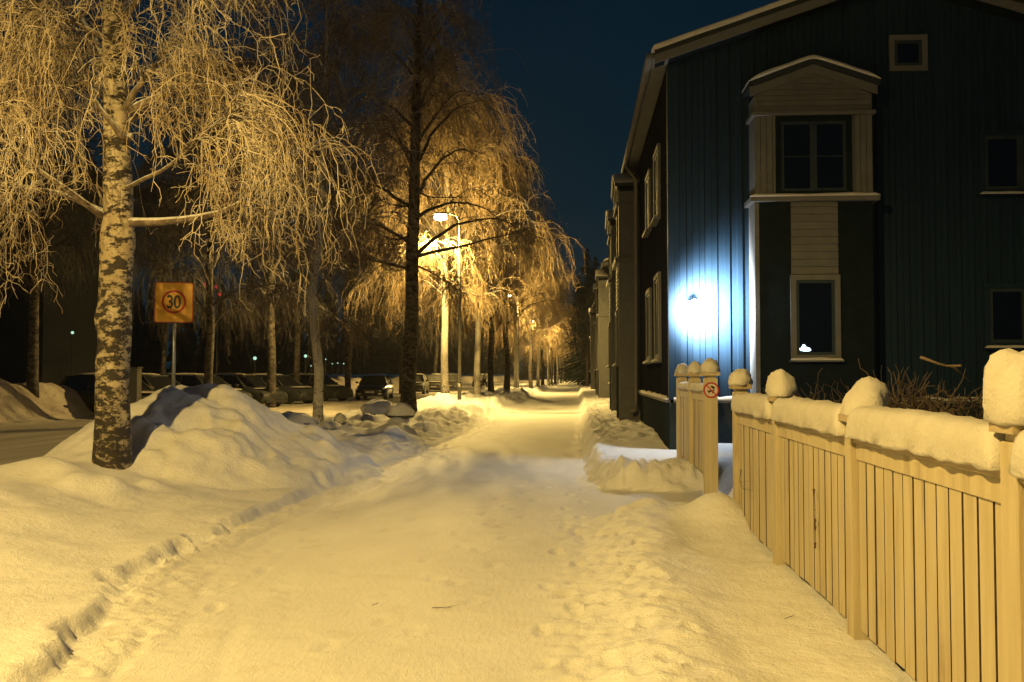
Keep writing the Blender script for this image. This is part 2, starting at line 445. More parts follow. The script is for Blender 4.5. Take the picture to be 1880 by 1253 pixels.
    if X.size > 50:
        sel = (X > -3.2) & (X < 1.3) & (Y > 2) & (Y < 17)
        xs_, ys_, ad = X[sel], Y[sel], np.zeros(int(sel.sum()))
        for (px_, py_, an, dp) in PRINTS:
            q = (np.abs(xs_ - px_) < .35) & (np.abs(ys_ - py_) < .35)
            dx, dy = xs_[q] - px_, ys_[q] - py_; ca, sa = math.cos(an), math.sin(an)
            u, v = dx * ca + dy * sa, -dx * sa + dy * ca
            g_ = np.sqrt((u / .135) ** 2 + (v / .05) ** 2); ad[q] += -dp * ss(1.15, .75, g_) + dp * .45 * np.exp(-((g_ - 1.35) / .25) ** 2)
        h[sel] = h[sel] + ad
    # down to the road
    rw = .35 * fbm(X * .3, Y * .3, 2, 51)
    k = ss(ROAD0 + 1.3, ROAD0 - .1, X + rw)
    rz = ROAD_Z + .012 * fbm(X * 1.2, Y * .12, 3, 52) + .008 * fbm(X * 5, Y * .8, 2, 53)
    h = h * (1 - k) + rz * k
    # far bank and the lot behind it
    q = ss(ROAD1 + .2, ROAD1 - 1.2, X + rw)
    big = np.abs(fbm(X * .35, Y * .3, 3, 55)); bw = 1 - worley(X * .9, Y * .8, 9)
    bankz = .35 + .55 * big + .25 * bw * bw + .08 * rub
    bankz = bankz + .55 * bump(Y, 25.5, 4.5) * bump(X, -18.2, 1.8)
    crest = bump(X, -18.4, 1.7)
    h = h + q * (.42 + bankz * crest)
    return h

def axis(segs):
    out = []
    for a, b, d in segs: out.append(np.arange(a, b, d))
    return np.concatenate(out + [[segs[-1][1]]])
gx = axis([(-400, -120, 35), (-120, -40, 4), (-40, -20, .6), (-20, -16, .16), (-16, -8.4, .18), (-8.4, -7, .07), (-7, -2.4, .032), (-2.4, -.35, .045), (-.35, 2.0, .026), (2.0, 4, .14), (4, 12, .6), (12, 40, 4), (40, 400, 36)])
ys = [-25.]
while ys[-1] < 1.5: ys.append(ys[-1] + max(.06, (1.5 - ys[-1]) * .12))
while ys[-1] < 260: ys.append(ys[-1] + max(.024, ys[-1] * .0042))
while ys[-1] < 1500: ys.append(ys[-1] * 1.06)
gy = np.array(ys)
GX, GY = np.meshgrid(gx, gy)
GZ = H(GX, GY)
V = np.stack([GX.ravel(), GY.ravel(), GZ.ravel()], 1)
nx, ny = len(gx), len(gy)
I = (np.arange(ny - 1)[:, None] * nx + np.arange(nx - 1)[None, :])
Q = np.stack([I, I + 1, I + nx + 1, I + nx], -1).reshape(-1, 4)
cx = (GX[:-1, :-1] + GX[1:, 1:]).ravel() / 2; cy = (GY[:-1, :-1] + GY[1:, 1:]).ravel() / 2
isroad = (cx < ROAD0 + .35) & (cx > ROAD1 - .1)
_w = .10 * fbm(cx * 2.3, cy * 2.3, 3, 61)
ispath = (cx > xl(cy) + .10 + _w) & (cx < np.minimum(xr(cy), 1.8) - .05 + _w)
isfar = (cx <= ROAD1 - .1) & (cx > -22)
def sub(name, mask, m):
    q = Q[mask]; u, inv = np.unique(q, return_inverse=True)
    o = raw_mesh(name, V[u], inv.reshape(-1, 4), m, None, True)
    o['kind'] = 'structure'
    return o
sub('ground', ~(isroad | ispath | isfar), M['snow'])
sub('road', isroad, M['road'])
sub('footpath', ispath, M['path'])
sub('snow_bank', isfar, M['dirty'])
def gz(x, y): return float(H(np.array([x]), np.array([y]))[0])

# ------------------------------------------------------------------ snow loaves and caps
def loaf(L, w, h, seed, mat_, parent, name='snow', ends=.06, lean=0.0, nL=40, rough=.018):
    """snow lying on a rail: runs along local +y from 0 to L, its underside at z 0"""
    ncs = 16
    vs = []; fs = []
    for i in range(nL + 1):
        t = i / nL; y = t * L
        e = min(t * L, (1 - t) * L) / ends
        k = math.sqrt(max(0, 1 - (1 - min(e, 1)) ** 2)) if e < 1 else 1
        k = max(k, .25)
        hh = h * k * (1 + .07 * float(perlin(y * 1.3 + seed, seed)) * 2 + .03 * float(perlin(y * 5, seed * 2.)))
        ww = w * (.93 + .07 * k) * (1 + .08 * float(perlin(y * 2.0, seed * 3.1)))
        for j in range(ncs):
            a = math.pi * j / (ncs - 1) * 1.16 - .08 * math.pi
            c, s_ = math.cos(a), math.sin(a)
            x = math.copysign(abs(c) ** .72, c) * ww / 2
            z = (math.copysign(abs(s_) ** .62, s_)) * hh if s_ > 0 else s_ * .06
            dn = rough * float(perlin(y * 7 + j * .6, seed + j * .35))
            vs.append((x + dn + lean * z, y, z + dn))
    for i in range(nL):
        for j in range(ncs):
            j2 = (j + 1) % ncs
            fs.append((i * ncs + j, i * ncs + j2, (i + 1) * ncs + j2, (i + 1) * ncs + j))
    fs.append(tuple(range(ncs))); fs.append(tuple(reversed(range(nL * ncs, (nL + 1) * ncs))))
    m = MB(); m.add(vs, fs)
    return m.build(name, mat_, parent, True)

def blob_mesh(sx, sy, sz, seed, amp=.12, nu=22, nv=14, flat=-.25, lean=(0, 0), freq=1.6):
    vs, fs = [], []
    for i in range(nv + 1):
        ph = math.pi * i / nv
        for j in range(nu):
            th = 2 * math.pi * j / nu
            x, y, z = math.sin(ph) * math.cos(th), math.sin(ph) * math.sin(th), math.cos(ph)
            d = 1 + amp * float(perlin(x * freq + seed, y * freq + z * freq * 1.3)) * 2 + amp * .4 * float(perlin(x * 4 + seed, z * 4 + y * 3))
            z2 = z * d
            if z2 < flat: z2 = flat + (z2 - flat) * .12
            vs.append((x * d * sx + lean[0] * z2, y * d * sy + lean[1] * z2, (z2 - flat) * sz))
    for i in range(nv):
        for j in range(nu):
            fs.append((i * nu + j, i * nu + (j + 1) % nu, (i + 1) * nu + (j + 1) % nu, (i + 1) * nu + j))
    return vs, fs

def put(vs, p): return [(v[0] + p[0], v[1] + p[1], v[2] + p[2]) for v in vs]

# ------------------------------------------------------------------ fences
def fence(label, ys_, x, base, top, specs, plain=False):
    root = empty('board_fence', (x, ys_[0], base))
    for i, y in enumerate(ys_):
        yy = y - ys_[0]
        pm = MB(); w = .072 if not plain else .08
        th = specs[i].get('top', top) - base
        pm.box(-w, w, yy - w, yy + w, -.3, th - .07, .006)
        pm.box(-w * .8, w * .8, yy - w * .8, yy + w * .8, th - .071, th - .035)
        po = pm.build('post', M['fence'], root)
        cm = MB()
        cm.prism([(-w - .028, th - .036), (w + .028, th - .036), (w + .028, th + .002), (0, th + .05), (-w - .028, th + .002)], yy - w - .028, yy + w + .028)
        cm.build('post_cap', M['rail_wet'], po)
        sx, sy, sz, lx, ly = specs[i]['snow']
        vs, fs = blob_mesh(sx, sy, sz, 3.7 * i + x + len(ys_), .13, lean=(lx, ly))
        MB().add(put(vs, (specs[i].get('off', 0), yy, th + .004)), fs).build('snow_cap', M['snow_cap'], po, True)
    for i in range(len(ys_) - 1):
        a = ys_[i] - ys_[0] + .075; b = ys_[i + 1] - ys_[0] - .075
        pr = bpy.data.objects.new('board_panel', None)
        n = max(6, int(round((b - a) / .150))); pw = (b - a) / n
        m = MB()
        for k in range(n):
            y0 = a + k * pw + .009; y1 = a + (k + 1) * pw - .009
            zb = .02 + rnd.uniform(-.008, .008)
            m.box(-.034 + rnd.uniform(-.003, .003), -.017, y0, y1, zb, 1.02 - base * 0, .003)
        panel = m.build('board_panel', M['fence'], root)
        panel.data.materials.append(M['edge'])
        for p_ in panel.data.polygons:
            if abs(p_.normal.y) > .6: p_.material_index = 1  # edge faces take the painted gap shade
        rt = top - .09 - base
        m = MB(); m.box(-.048, .045, a, b, rt - .145, rt - .045, .004)
        m.build('rail', M['fence'], panel)
        m = MB(); m.box(-.066, .066, a - .004, b + .004, rt - .0445, rt, .005)
        m.build('top_rail', M['rail_wet'], panel)
        m = MB(); m.box(-.013, .03, a, b, .22, .31, .003)
        m.build('lower_rail', M['rail_wet'], panel)
        s_ = loaf(b - a - .01, .215 if not plain else .17, (.172 if not plain else .09), i * 2.3 + x * 5 + len(ys_), M['snow_cap'], panel, 'snow', lean=-.05, nL=int((b - a) * 26))
        s_.location = (-.004, a + .005, rt - .001)
    bpy.data.objects.remove(pr) if False else None
    return tag(root, label, 'fence')
for e_ in [o for o in bpy.data.objects if o.name.startswith('board_panel') and o.data is None]: bpy.data.objects.remove(e_)

near = fence('long cream board fence with thick snow along its top rails, nearest on the right', [1.55, 3.65, 5.75, 7.89, 9.88], 1.66, .10, 1.34,
             [dict(snow=(.12, .14, .17, 0, 0), top=1.41), dict(snow=(.14, .17, .22, -.015, .03), top=1.42), dict(snow=(.125, .15, .175, .07, .05), off=.02, top=1.36), dict(snow=(.12, .14, .17, 0, .02), top=1.42), dict(snow=(.12, .13, .13, .01, 0), top=1.49)])
far = fence('short cream board fence section between the gate opening and the blue house', [12.1, 13.7, 15.38], 1.66, .30, 1.49,
            [dict(snow=(.115, .13, .14, 0, 0), top=1.62), dict(snow=(.105, .13, .14, .01, 0), top=1.61), dict(snow=(.10, .13, .13, .02, 0), top=1.61)], True)
for o in list(bpy.data.objects):
    if o.type == 'EMPTY' and o.name.startswith('board_panel'): bpy.data.objects.remove(o)

# sign on the gate post: a crossed-out dog under a hand
def disc(m, r0, r1, y, n=40, th=.004):
    vs = []; fs = []
    for k in range(n):
        w = 2 * math.pi * k / n
        for r in (r0, r1):
            vs += [(r * math.cos(w), y, r * math.sin(w)), (r * math.cos(w), y + th, r * math.sin(w))]
    for k in range(n):
        a = 4 * k; b = 4 * ((k + 1) % n)
        fs += [(a, b, b + 2, a + 2), (a + 1, a + 3, b + 3, b + 1), (a + 2, b + 2, b + 3, a + 3), (a, a + 1, b + 1, b)]
    return m.add(vs, fs)
sg = empty('prohibition_sign', (1.66, 12.10 - .083, 1.6 - (716 - 688) / FPX * 12.1))
sg.rotation_euler = (0, 0, math.radians(4))
pl = disc(MB(), .0001, .098, -.004).build('sign_face', M['sign_w'], sg)
disc(MB(), .080, .098, -.0075, th=.0033).build('ring', M['sign_r'], sg)
sl = MB(); c45 = math.sqrt(.5)
sl.add([((a * -c45 + b * c45), y, (a * c45 + b * c45)) for y in (-.0085, -.0045) for a, b in ((-.085, -.007), (.085, -.007), (.085, .007), (-.085, .007))], [(0, 1, 2, 3), (7, 6, 5, 4), (0, 4, 5, 1), (1, 5, 6, 2), (2, 6, 7, 3), (3, 7, 4, 0)])
sl.build('slash', M['sign_r'], sg)
dg = MB()
dog = [(-.052, -.012), (-.03, -.004), (.022, -.004), (.03, .008), (.044, .004), (.040, -.006), (.028, -.016), (.024, -.042), (.014, -.042), (.012, -.022), (-.018, -.022), (-.022, -.042), (-.034, -.042), (-.034, -.020), (-.05, -.018)]
dg.prism(dog, -.0068, -.0042)
dg.prism([(-.012, .050), (.012, .055), (.034, .044), (.052, .022), (.040, .020), (.036, .026), (.030, .006), (.020, .020), (.010, .026), (-.004, .040)], -.0068, -.0042)
dg.build('pictogram', M['sign_k'], sg)
tag(sg, 'small round red-ringed sign with a crossed-out dog on the gate post', 'sign')

# dried climber in the fence, and a loose twig
dp = empty('dried_climber', (1.612, 6.62, .95))
st = MB()
P = [at(1487, 905, 6.62), at(1493, 935, 6.6), at(1496, 960, 6.6), at(1497, 1002, 6.6)]
P = [(-.012, p[1] - 6.62, p[2] - .95) for p in P]
st.tube(P, .0022, 5); st.tube([P[1], (-.015, P[1][1] + .02, P[1][2] - .02), P[2]], .0016, 5)
st.build('stem', M['leaf'], dp)
for k, (p, s_) in enumerate(((P[0], 1.2), (P[2], 1.2), ((P[2][0], P[2][1] - .01, P[2][2] - .035), .7), (P[3], .9))):
    lf = MB()
    n = 10; vs = [(0, 0, .025 * s_)]
    for j in range(1, n):
        w = 2 * math.pi * j / n; vs.append((-.006 * math.sin(w * 2), .011 * s_ * math.sin(w) * (1.2 if j % 2 else .8), .022 * s_ * math.cos(w)))
    vs2 = [(v[0] - .003, v[1], v[2]) for v in vs]
    lf.add(put(vs + vs2, p), [tuple(range(n)), tuple(reversed(range(n, 2 * n)))] + [(i, (i + 1) % n, n + (i + 1) % n, n + i) for i in range(n)])
    lf.build('leaf', M['leaf'], dp)
tag(dp, 'dead climbing stem with a few withered dark leaves hanging on the cream boards', 'plant')
tw = MB()
tw.tube([(1.63, 9.7, 0.66), (1.55, 9.3, .58), (1.52, 8.95, .55), (1.57, 8.7, .56)], [.004, .003, .002, .001], 5)
tw.tube([(1.55, 9.3, .58), (1.52, 9.0, .61), (1.55, 8.75, .64)], [.002, .0015, .001], 5)
tag(tw.build('twig', M['shrub']), 'thin bare twig sticking out of the far end of the long fence', 'twig')

for k, (px, py, L, a, lb) in enumerate(((820, 1118, .10, .3, 'small dead twig lying on the packed snow of the footpath'), (1450, 1136, .07, .9, 'small dead twig lying on the snow beside the cream fence'), (690, 1112, .05, 1.2, 'tiny dead twig lying on the footpath left of the other one'))):
    d_ = at(px, py, 1) - EYE; t_ = 1.6 / -d_[2]; x_, y_ = d_[0] * t_, d_[1] * t_
    for _ in range(4):
        z_ = gz(x_, y_); t_ = (1.6 - z_) / -d_[2]; x_, y_ = d_[0] * t_, d_[1] * t_
    m = MB(); m.tube([(x_ - L * math.cos(a), y_ - L * math.sin(a), z_ + .012), (x_, y_, z_ + .010), (x_ + L * math.cos(a) * .9, y_ + L * .4, z_ + .02)], [.0025, .002, .001], 5)
    m.tube([(x_, y_, z_ + .010), (x_ + L * .4, y_ - L * .3, z_ + .016)], [.0018, .0008], 5)
    tag(m.build('fallen_twig', M['shrub']), lb, 'twig')

# ------------------------------------------------------------------ houses
def wall_clad(m, u0, u1, z0, ztop, n0=.0, pitch=.22, bw=.11, th=.036):
    """over-boards standing proud of the wall: u along the wall, n outward, z up"""
    u = u0 + .05
    while u + bw < u1:
        ua, ub = u, u + bw
        za, zb = ztop(ua), ztop(ub)
        c = .012
        vs = [(ua, n0, z0), (ua + c, n0 + th, z0), (ub - c, n0 + th, z0), (ub, n0, z0), (ua, n0, za), (ua + c, n0 + th, za), (ub - c, n0 + th, zb), (ub, n0, zb)]
        m.add(vs, [(0, 1, 5, 4), (1, 2, 6, 5), (2, 3, 7, 6), (0, 3, 2, 1), (4, 5, 6, 7)])
        u += pitch

def window(T, parent, u0, u1, z0, z1, n0=0., fr=.055, mull=True, trim=None, sill=True, cross=False, glow=False):
    """u along, n outward"""
    tr = trim or M['trim']
    m = MB(T); t = .09
    m.box(u0 - t, u0, n0 + .001, n0 + .055, z0, z1); m.box(u1, u1 + t, n0 + .001, n0 + .055, z0, z1)
    m.box(u0 - t, u1 + t, n0 + .001, n0 + .060, z1, z1 + t); m.box(u0 - t, u1 + t, n0 + .001, n0 + .060, z0 - t, z0)
    w = m.build('window', tr, parent)
    m = MB(T)
    m.box(u0, u0 + fr, n0, n0 + .036, z0, z1); m.box(u1 - fr, u1, n0, n0 + .036, z0, z1)
    m.box(u0 + fr, u1 - fr, n0, n0 + .036, z0, z0 + fr); m.box(u0 + fr, u1 - fr, n0, n0 + .036, z1 - fr, z1)
    if mull:
        c = (u0 + u1) / 2; m.box(c - .055, c + .055, n0, n0 + .040, z0 + fr, z1 - fr)
    if cross: 
        zc = (z0 + z1) / 2 + .0; m.box(u0 + fr, u1 - fr, n0, n0 + .024, zc - .008, zc + .008)
    m.build('window_frame', M['winframe'], w)
    m = MB(T); m.box(u0 + fr * .5, u1 - fr * .5, n0 + .004, n0 + .012, z0 + fr * .5, z1 - fr * .5)
    m.build('pane', M['glass'], w)
    if sill:
        m = MB(T); m.box(u0 - t - .03, u1 + t + .03, n0 + .002, n0 + .13, z0 - t - .025, z0 - t + .0)
        s_ = m.build('sill', tr, w)
        o = MB(T)
        nn = 24; vs = []; fs = []
        for i in range(nn + 1):
            u = u0 - t - .02 + (u1 - u0 + 2 * t + .04) * i / nn
            hh = .045 * (1 + .5 * float(perlin(u * 3.3, z0 * 3))) * (1 if 0 < i < nn else .3)
            vs += [(u, n0 + .062, z0 - t + .001), (u, n0 + .062, z0 - t + hh), (u, n0 + .10, z0 - t + hh * .9), (u, n0 + .135, z0 - t + hh * .4), (u, n0 + .138, z0 - t + .001)]
        for i in range(nn):
            for k in range(5): fs.append((i * 5 + k, i * 5 + (k + 1) % 5, i * 5 + 5 + (k + 1) % 5, i * 5 + 5 + k))
        fs += [(0, 1, 2, 3, 4), tuple(reversed(range(nn * 5, nn * 5 + 5)))]
        o.add(vs, fs); o.build('sill_snow', M['snow_cap'], w, True)
    return w

def bay(T, parent, zg, depth=.55, wd=1.95):
    """oriel running from the ground to a small gable; u 0..wd, n outward"""
    zs, zl, ze, zr = 4.60, 6.02, 6.38, 6.90
    dk = MB(T)
    dk.box(0.0, wd, -.02, depth, zg - .3, zs - .06)
    b = dk.build('bay', M['board_dark'], parent)
    # cream corner strip and the siding strip between the dark boards
    m = MB(T)
    m.box(-.024, .05, depth - .10, depth + .014, zg - .3, zs - .06, .003)
    m.box(-.022, -.001, 0.0, depth - .10, zg - .3, zs - .06)
    m.build('corner_board', M['trim'], b)
    m = MB(T); z = 3.30
    while z < zs - .08:
        m.prism([(depth + .001, z), (depth + .030, z + .006), (depth + .018, z + .122), (depth + .001, z + .122)], wd * .30, wd * .70, 'x') if False else None
        vs = [(wd * .30, depth + .001, z), (wd * .70, depth + .001, z), (wd * .70, depth + .034, z + .004), (wd * .30, depth + .034, z + .004), (wd * .30, depth + .012, z + .126), (wd * .70, depth + .012, z + .126), (wd * .70, depth + .001, z + .126), (wd * .30, depth + .001, z + .126)]
        m.add(vs, [(0, 1, 2, 3), (3, 2, 5, 4), (4, 5, 6, 7), (0, 3, 4, 7), (1, 6, 5, 2)])
        z += .128
    m.build('siding', M['trim'], b)
    window(T, b, wd * .335, wd * .665, 1.93, 3.20, depth, .05, False)
    # upper storey
    m = MB(T)
    m.box(-.01, wd + .01, -.02, depth - .02, zs + .03, zl)
    m.build('upper_wall', M['trim'], b)
    for ua, ub in ((-.012, wd * .20), (wd * .80, wd + .012)):
        m = MB(T); k = 4; w_ = (ub - ua) / k
        for i in range(k): m.box(ua + i * w_ + .004, ua + (i + 1) * w_ - .004, depth - .021, depth + .006, zs + .03, zl)
        m.build('side_boards', M['trim'], b)
    m = MB(T); m.box(-.10, wd + .10, -.01, depth + .10, zs - .06, zs + .03, .008); m.build('string_course', M['trim'], b)
    m = MB(T); m.box(-.06, wd + .06, -.01, depth + .07, zl, zl + .07, .006); m.build('cornice', M['trim'], b)
    window(T, b, wd * .22, wd * .78, zs + .12, zl - .10, depth - .02, .05, True, M['board_dark'], False, True)
    # snow on the string course
    o = MB(T); nn = 30; vs = []; fs = []
    for i in range(nn + 1):
        u = -.10 + (wd + .20) * i / nn; hh = .05 * (1 + .6 * float(perlin(u * 2.3, 5.5))) * (1 if 0 < i < nn else .3)
        vs += [(u, depth + .008, zs + .031), (u, depth + .008, zs + .03 + hh), (u, depth + .06, zs + .03 + hh), (u, depth + .108, zs + .03 + hh * .5), (u, depth + .112, zs + .02)]
    for i in range(nn):
        for k in range(5): fs.append((i * 5 + k, i * 5 + (k + 1) % 5, i * 5 + 5 + (k + 1) % 5, i * 5 + 5 + k))
    fs += [(0, 1, 2, 3, 4), tuple(reversed(range(nn * 5, nn * 5 + 5)))]
    o.add(vs, fs).build('ledge_snow', M['snow_cap'], b, True)
    # pediment, sided
    c = wd / 2
    m = MB(T)
    m.add([(-.01, -.02, zl + .07), (wd + .01, -.02, zl + .07), (wd + .01, -.02, ze), (c, -.02, zr - .08), (-.01, -.02, ze), (-.01, depth - .01, zl + .07), (wd + .01, depth - .01, zl + .07), (wd + .01, depth - .01, ze), (c, depth - .01, zr - .08), (-.01, depth - .01, ze)],
          [(0, 1, 2, 3, 4), (9, 8, 7, 6, 5), (0, 5, 6, 1), (1, 6, 7, 2), (2, 7, 8, 3), (3, 8, 9, 4), (4, 9, 5, 0)])
    p = m.build('pediment', M['trim'], b)
    m = MB(T); z = zl + .075
    sl_ = (zr - .08 - ze) / c
    while z < zr - .2:
        zt = z + .092
        lim = lambda q: 0.04 if q < ze else (q - ze) / sl_ + .04
        l0, l1 = lim(z), lim(zt)
        if l1 < c - .02:
            m.add([(l0, depth - .009, z), (wd - l0, depth - .009, z), (wd - l0, depth + .020, z + .003), (l0, depth + .020, z + .003), (l1, depth + .002, zt - .003), (wd - l1, depth + .002, zt - .003)],
                  [(0, 1, 2, 3), (3, 2, 5, 4), (0, 3, 4), (1, 5, 2)])
        z += .095
    m.build('pediment_siding', M['trim'], p)
    # roof: barge boards, dark roof edge, snow
    s_ = .36
    def slab(mm, zo, th, ov, n0, n1, inset=0.):
        for sgn in (-1, 1):
            ue = c + sgn * (c + ov); ze_ = zr + zo - s_ * (c + ov)
            mm.add([(c, n0, zr + zo), (ue, n0, ze_), (ue, n0, ze_ + th), (c, n0, zr + zo + th), (c, n1, zr + zo), (ue, n1, ze_), (ue, n1, ze_ + th), (c, n1, zr + zo + th)],
                   [(0, 1, 2, 3), (7, 6, 5, 4), (1, 5, 6, 2), (3, 2, 6, 7), (0, 4, 5, 1)])
    m = MB(T); slab(m, -.16, .15, .09, depth + .02, depth + .06); m.build('barge_board', M['trim'], b)
    m = MB(T); slab(m, -.008, .10, .12, -.02, depth + .11); rf = m.build('roof', M['roof'], b)
    # rounded snow on it
    m = MB(T); vs = []; fs = []; nn = 36
    prof = [(0, 0), (0, 1)]
    for i in range(nn + 1):
        u = -.13 + (wd + .26) * i / nn
        zz = zr + .094 - s_ * abs(math.sqrt((u - c) ** 2 + .006) - .0)
        e = min(i, nn - i) / 3; k = min(1, e) ** .5 if e > 0 else .1
        hh = .085 * k * (1 + .3 * float(perlin(u * 2, wd + zg)))
        vs += [(u, -.01, zz), (u, -.01, zz + hh), (u, depth + .03, zz + hh), (u, depth + .10, zz + hh * .85), (u, depth + .135, zz + hh * .45), (u, depth + .125, zz)]
    for i in range(nn):
        for k in range(6): fs.append((i * 6 + k, i * 6 + (k + 1) % 6, i * 6 + 6 + (k + 1) % 6, i * 6 + 6 + k))
    fs += [tuple(range(6)), tuple(reversed(range(nn * 6, nn * 6 + 6)))]
    m.add(vs, fs).build('roof_snow', M['snow_cap'], rf, True)
    return b

def ledge(T, parent, u0, u1, z, name='plinth_ledge', gap=()):
    m = MB(T); m.box(u0, u1, .001, .075, z - .05, z, .005)
    l_ = m.build(name, M['trim'], parent)
    nn = int((u1 - u0) * 22); vs = []; fs = []
    for i in range(nn + 1):
        u = u0 + (u1 - u0) * i / nn
        hh = .055 * (1 + .9 * float(perlin(u * 3.3, z * 5 + u0))) + .05 * max(0, float(perlin(u * 8.3, 9))) 
        hh = max(hh, .02)
        vs += [(u, .03, z + .001), (u, .03, z + hh), (u, .055, z + hh * .95), (u, .085, z + hh * .5), (u, .09, z - .004)]
    for i in range(nn):
        for k in range(5): fs.append((i * 5 + k, i * 5 + (k + 1) % 5, i * 5 + 5 + (k + 1) % 5, i * 5 + 5 + k))
    fs += [(0, 1, 2, 3, 4), tuple(reversed(range(nn * 5, nn * 5 + 5)))]
    MB(T).add(vs, fs).build('ledge_snow', M['snow_cap'], l_, True)

HX0, HX1 = 1.64, 9.50
PK = (HX0 + HX1) / 2
EZ = 7.17; SLP = .335
def house(label, y0, y1, bays, full=True, group=None):
    root = empty('wooden_house', (HX0, y0, 0))
    # local coordinates are relative to the root
    W_ = HX1 - HX0; D = y1 - y0
    zt = lambda u: EZ - .02 + SLP * (min(u, W_ - u) + .0)
    TG = lambda u, n, z: (u, -n, z)                # gable facing the camera
    TS = lambda u, n, z: (-n, u, z)                # street side
    m = MB()
    m.prism([(0, 1.15), (W_, 1.15), (W_, EZ - .02), (W_ / 2, zt(W_ / 2)), (0, EZ - .02)], 0, .2)
    gw = m.build('gable_wall', M['wall'], root)
    m = MB(TG); wall_clad(m, .02, W_, 1.16, lambda u: zt(u) - .03, 0.0); m.build('cladding', M['wall'], gw)
    m = MB(); m.box(0, .2, .2, D, 1.15, EZ - .03); swl = m.build('side_wall', M['wall_side'], root)
    m = MB(TS); wall_clad(m, .12, D, 1.16, lambda u: EZ - .06, 0.0, .2, .1, .02); m.build('cladding', M['wall_side'], swl)
    m = MB(); m.box(W_ - .2, W_, .2, D, 1.15, EZ - .03); m.box(.2, W_ - .2, D - .2, D, 1.15, EZ - .03); m.build('rear_wall', M['wall_side'], root)
    m = MB(); m.box(-.03, .13, -.031, .02, 1.16, EZ - .04); m.box(-.032, -.001, .02, .12, 1.16, EZ - .04); m.build('corner_board', M['wall'], root)
    m = MB(); m.box(-.02, W_ + .02, -.02, D + .02, -.5, 1.10); pl = m.build('plinth', M['plinth'], root)
    # roof
    ov = .30; ft = .42
    def slabs(m, zo, th, a, b, o):
        for sg_ in (0, 1):
            f = (lambda u: u) if sg_ == 0 else (lambda u: W_ - u)
            pts = [(f(-o), EZ + zo - SLP * o), (f(W_ / 2), zt(W_ / 2) + zo), (f(W_ / 2), zt(W_ / 2) + zo + th), (f(-o), EZ + zo - SLP * o + th)]
            m.prism(pts, a, b)
    m = MB(); slabs(m, .098, .145, -ft, D + ft, ov); rf = m.build('roof', M['roof'], root)
    m = MB(); slabs(m, -.06, .155, -ft - .028, -ft, ov - .02); m.build('barge_board', M['trim'], rf)
    m = MB(); slabs(m, -.02, .06, -ft + .0, -.03, ov - .05); m.build('soffit', M['board_dark'], rf)
    # gutter along the street side
    m = MB(); m.tube([(-ov - .06, -ft + .02, EZ - .02), (-ov - .06, D, EZ - .02)], .075, 12); m.build('gutter', M['trim'], rf, True)
    m = MB(); m.box(-ov - .0, -.03, -ft + .03, D, EZ - .05, EZ - .02); m.build('eave_board', M['trim'], rf)
    # snow on the roof
    vs = []; fs = []; na, nb = 40, int(D * 2) + 8
    yy = np.linspace(-ft - .06, D + ft, nb); uu = np.concatenate([np.linspace(-ov - .03, -ov + .2, 8), np.linspace(-ov + .3, W_ / 2, 14), np.linspace(W_ / 2 + .3, W_ + ov, 12)])
    for y in yy:
        for k, u in enumerate(uu):
            e = min(u + ov + .03, W_ + ov - u, y + ft + .06 + .02)
            hh = .13 * (min(1, max(e, 0) / .14)) ** .5 * (1 + .25 * float(perlin(u * .9, y * .9 + 3)) + .12 * float(perlin(u * 4, y * 4)))
            q = min(u, W_ - u)
            vs.append((u, y, EZ - .02 + .235 + SLP * (W_ / 2 - math.sqrt((u - W_ / 2) ** 2 + .05)) + hh - .0))
    nu = len(uu)
    for i in range(nb - 1):
        for k in range(nu - 1): fs.append((i * nu + k, i * nu + k + 1, (i + 1) * nu + k + 1, (i + 1) * nu + k))
    base = len(vs)
    for i in range(nb):      # skirt
        pass
    m = MB(); m.add(vs, fs)
    fr_ = [k for k in range(nu)]; b0 = len(m.v)
    m.v += [(m.v[k][0], m.v[k][1] + .05, m.v[k][2] - .08) for k in fr_]; m.f += [(k, k + 1, b0 + k + 1, b0 + k) for k in range(nu - 1)]
    b1 = len(m.v); m.v += [(m.v[i * nu][0] + .05, m.v[i * nu][1], m.v[i * nu][2] - .07) for i in range(nb)]
    m.f += [(i * nu, (i + 1) * nu, b1 + i + 1, b1 + i) for i in range(nb - 1)]
    m.build('roof_snow', M['snow_cap'], rf, True)
    ledge(TS, pl, .0, min(D, 7.6), 1.15)
    if full:
        ledge(TG, pl, .05, 1.40, 1.15); ledge(TG, pl, 3.38, W_ - .2, 1.15)
        bay(lambda u, n, z: (1.41 + u, -n, z), root, .1)
        # windows of the gable: measured on the photograph
        def wpos(px0, py0, px1, py1, trim, **k):
            a = at(px0, py1, y0); b_ = at(px1, py0, y0)
            window(TG, root, a[0] - HX0, b_[0] - HX0, a[2], b_[2], .03, trim=trim, **k)
        wpos(1640, 76, 1690, 124, M['trim'], mull=False, sill=False)
        wpos(1806, 250, 1935, 350, M['wall'])
        wpos(1815, 530, 1945, 630, M['wall'])
    for (yb) in bays:
        bay(lambda u, n, z, yb=yb: (-n, yb - y0 + (1.95 - u), z) if False else (-n, yb - y0 + u, z), root, .1)
    # street side windows, with cream boards seen edge-on
    for yb, z0, z1 in ((y0 + 1.6, 4.75, 6.0), (y0 + 1.6, 1.95, 3.5), (y0 + 3.9, 4.85, 6.0), (y0 + 3.9, 1.95, 3.4)):
        if full: window(TS, root, yb - y0, yb - y0 + .95, z0, z1, .02, trim=M['trim'])
    # downpipe
    if full:
        dpx = 24.55 - y0
        m = MB(); m.tube([(-ov - .06, dpx, EZ - .06), (-ov - .06, dpx, EZ - .22), (-.13, dpx, EZ - .55), (-.13, dpx, .85), (-.20, dpx - .03, .70), (-.30, dpx - .06, .66)], .05, 10)
        m.build('downpipe', M['pipe'], root, True)
    return tag(root, label, 'house', group)

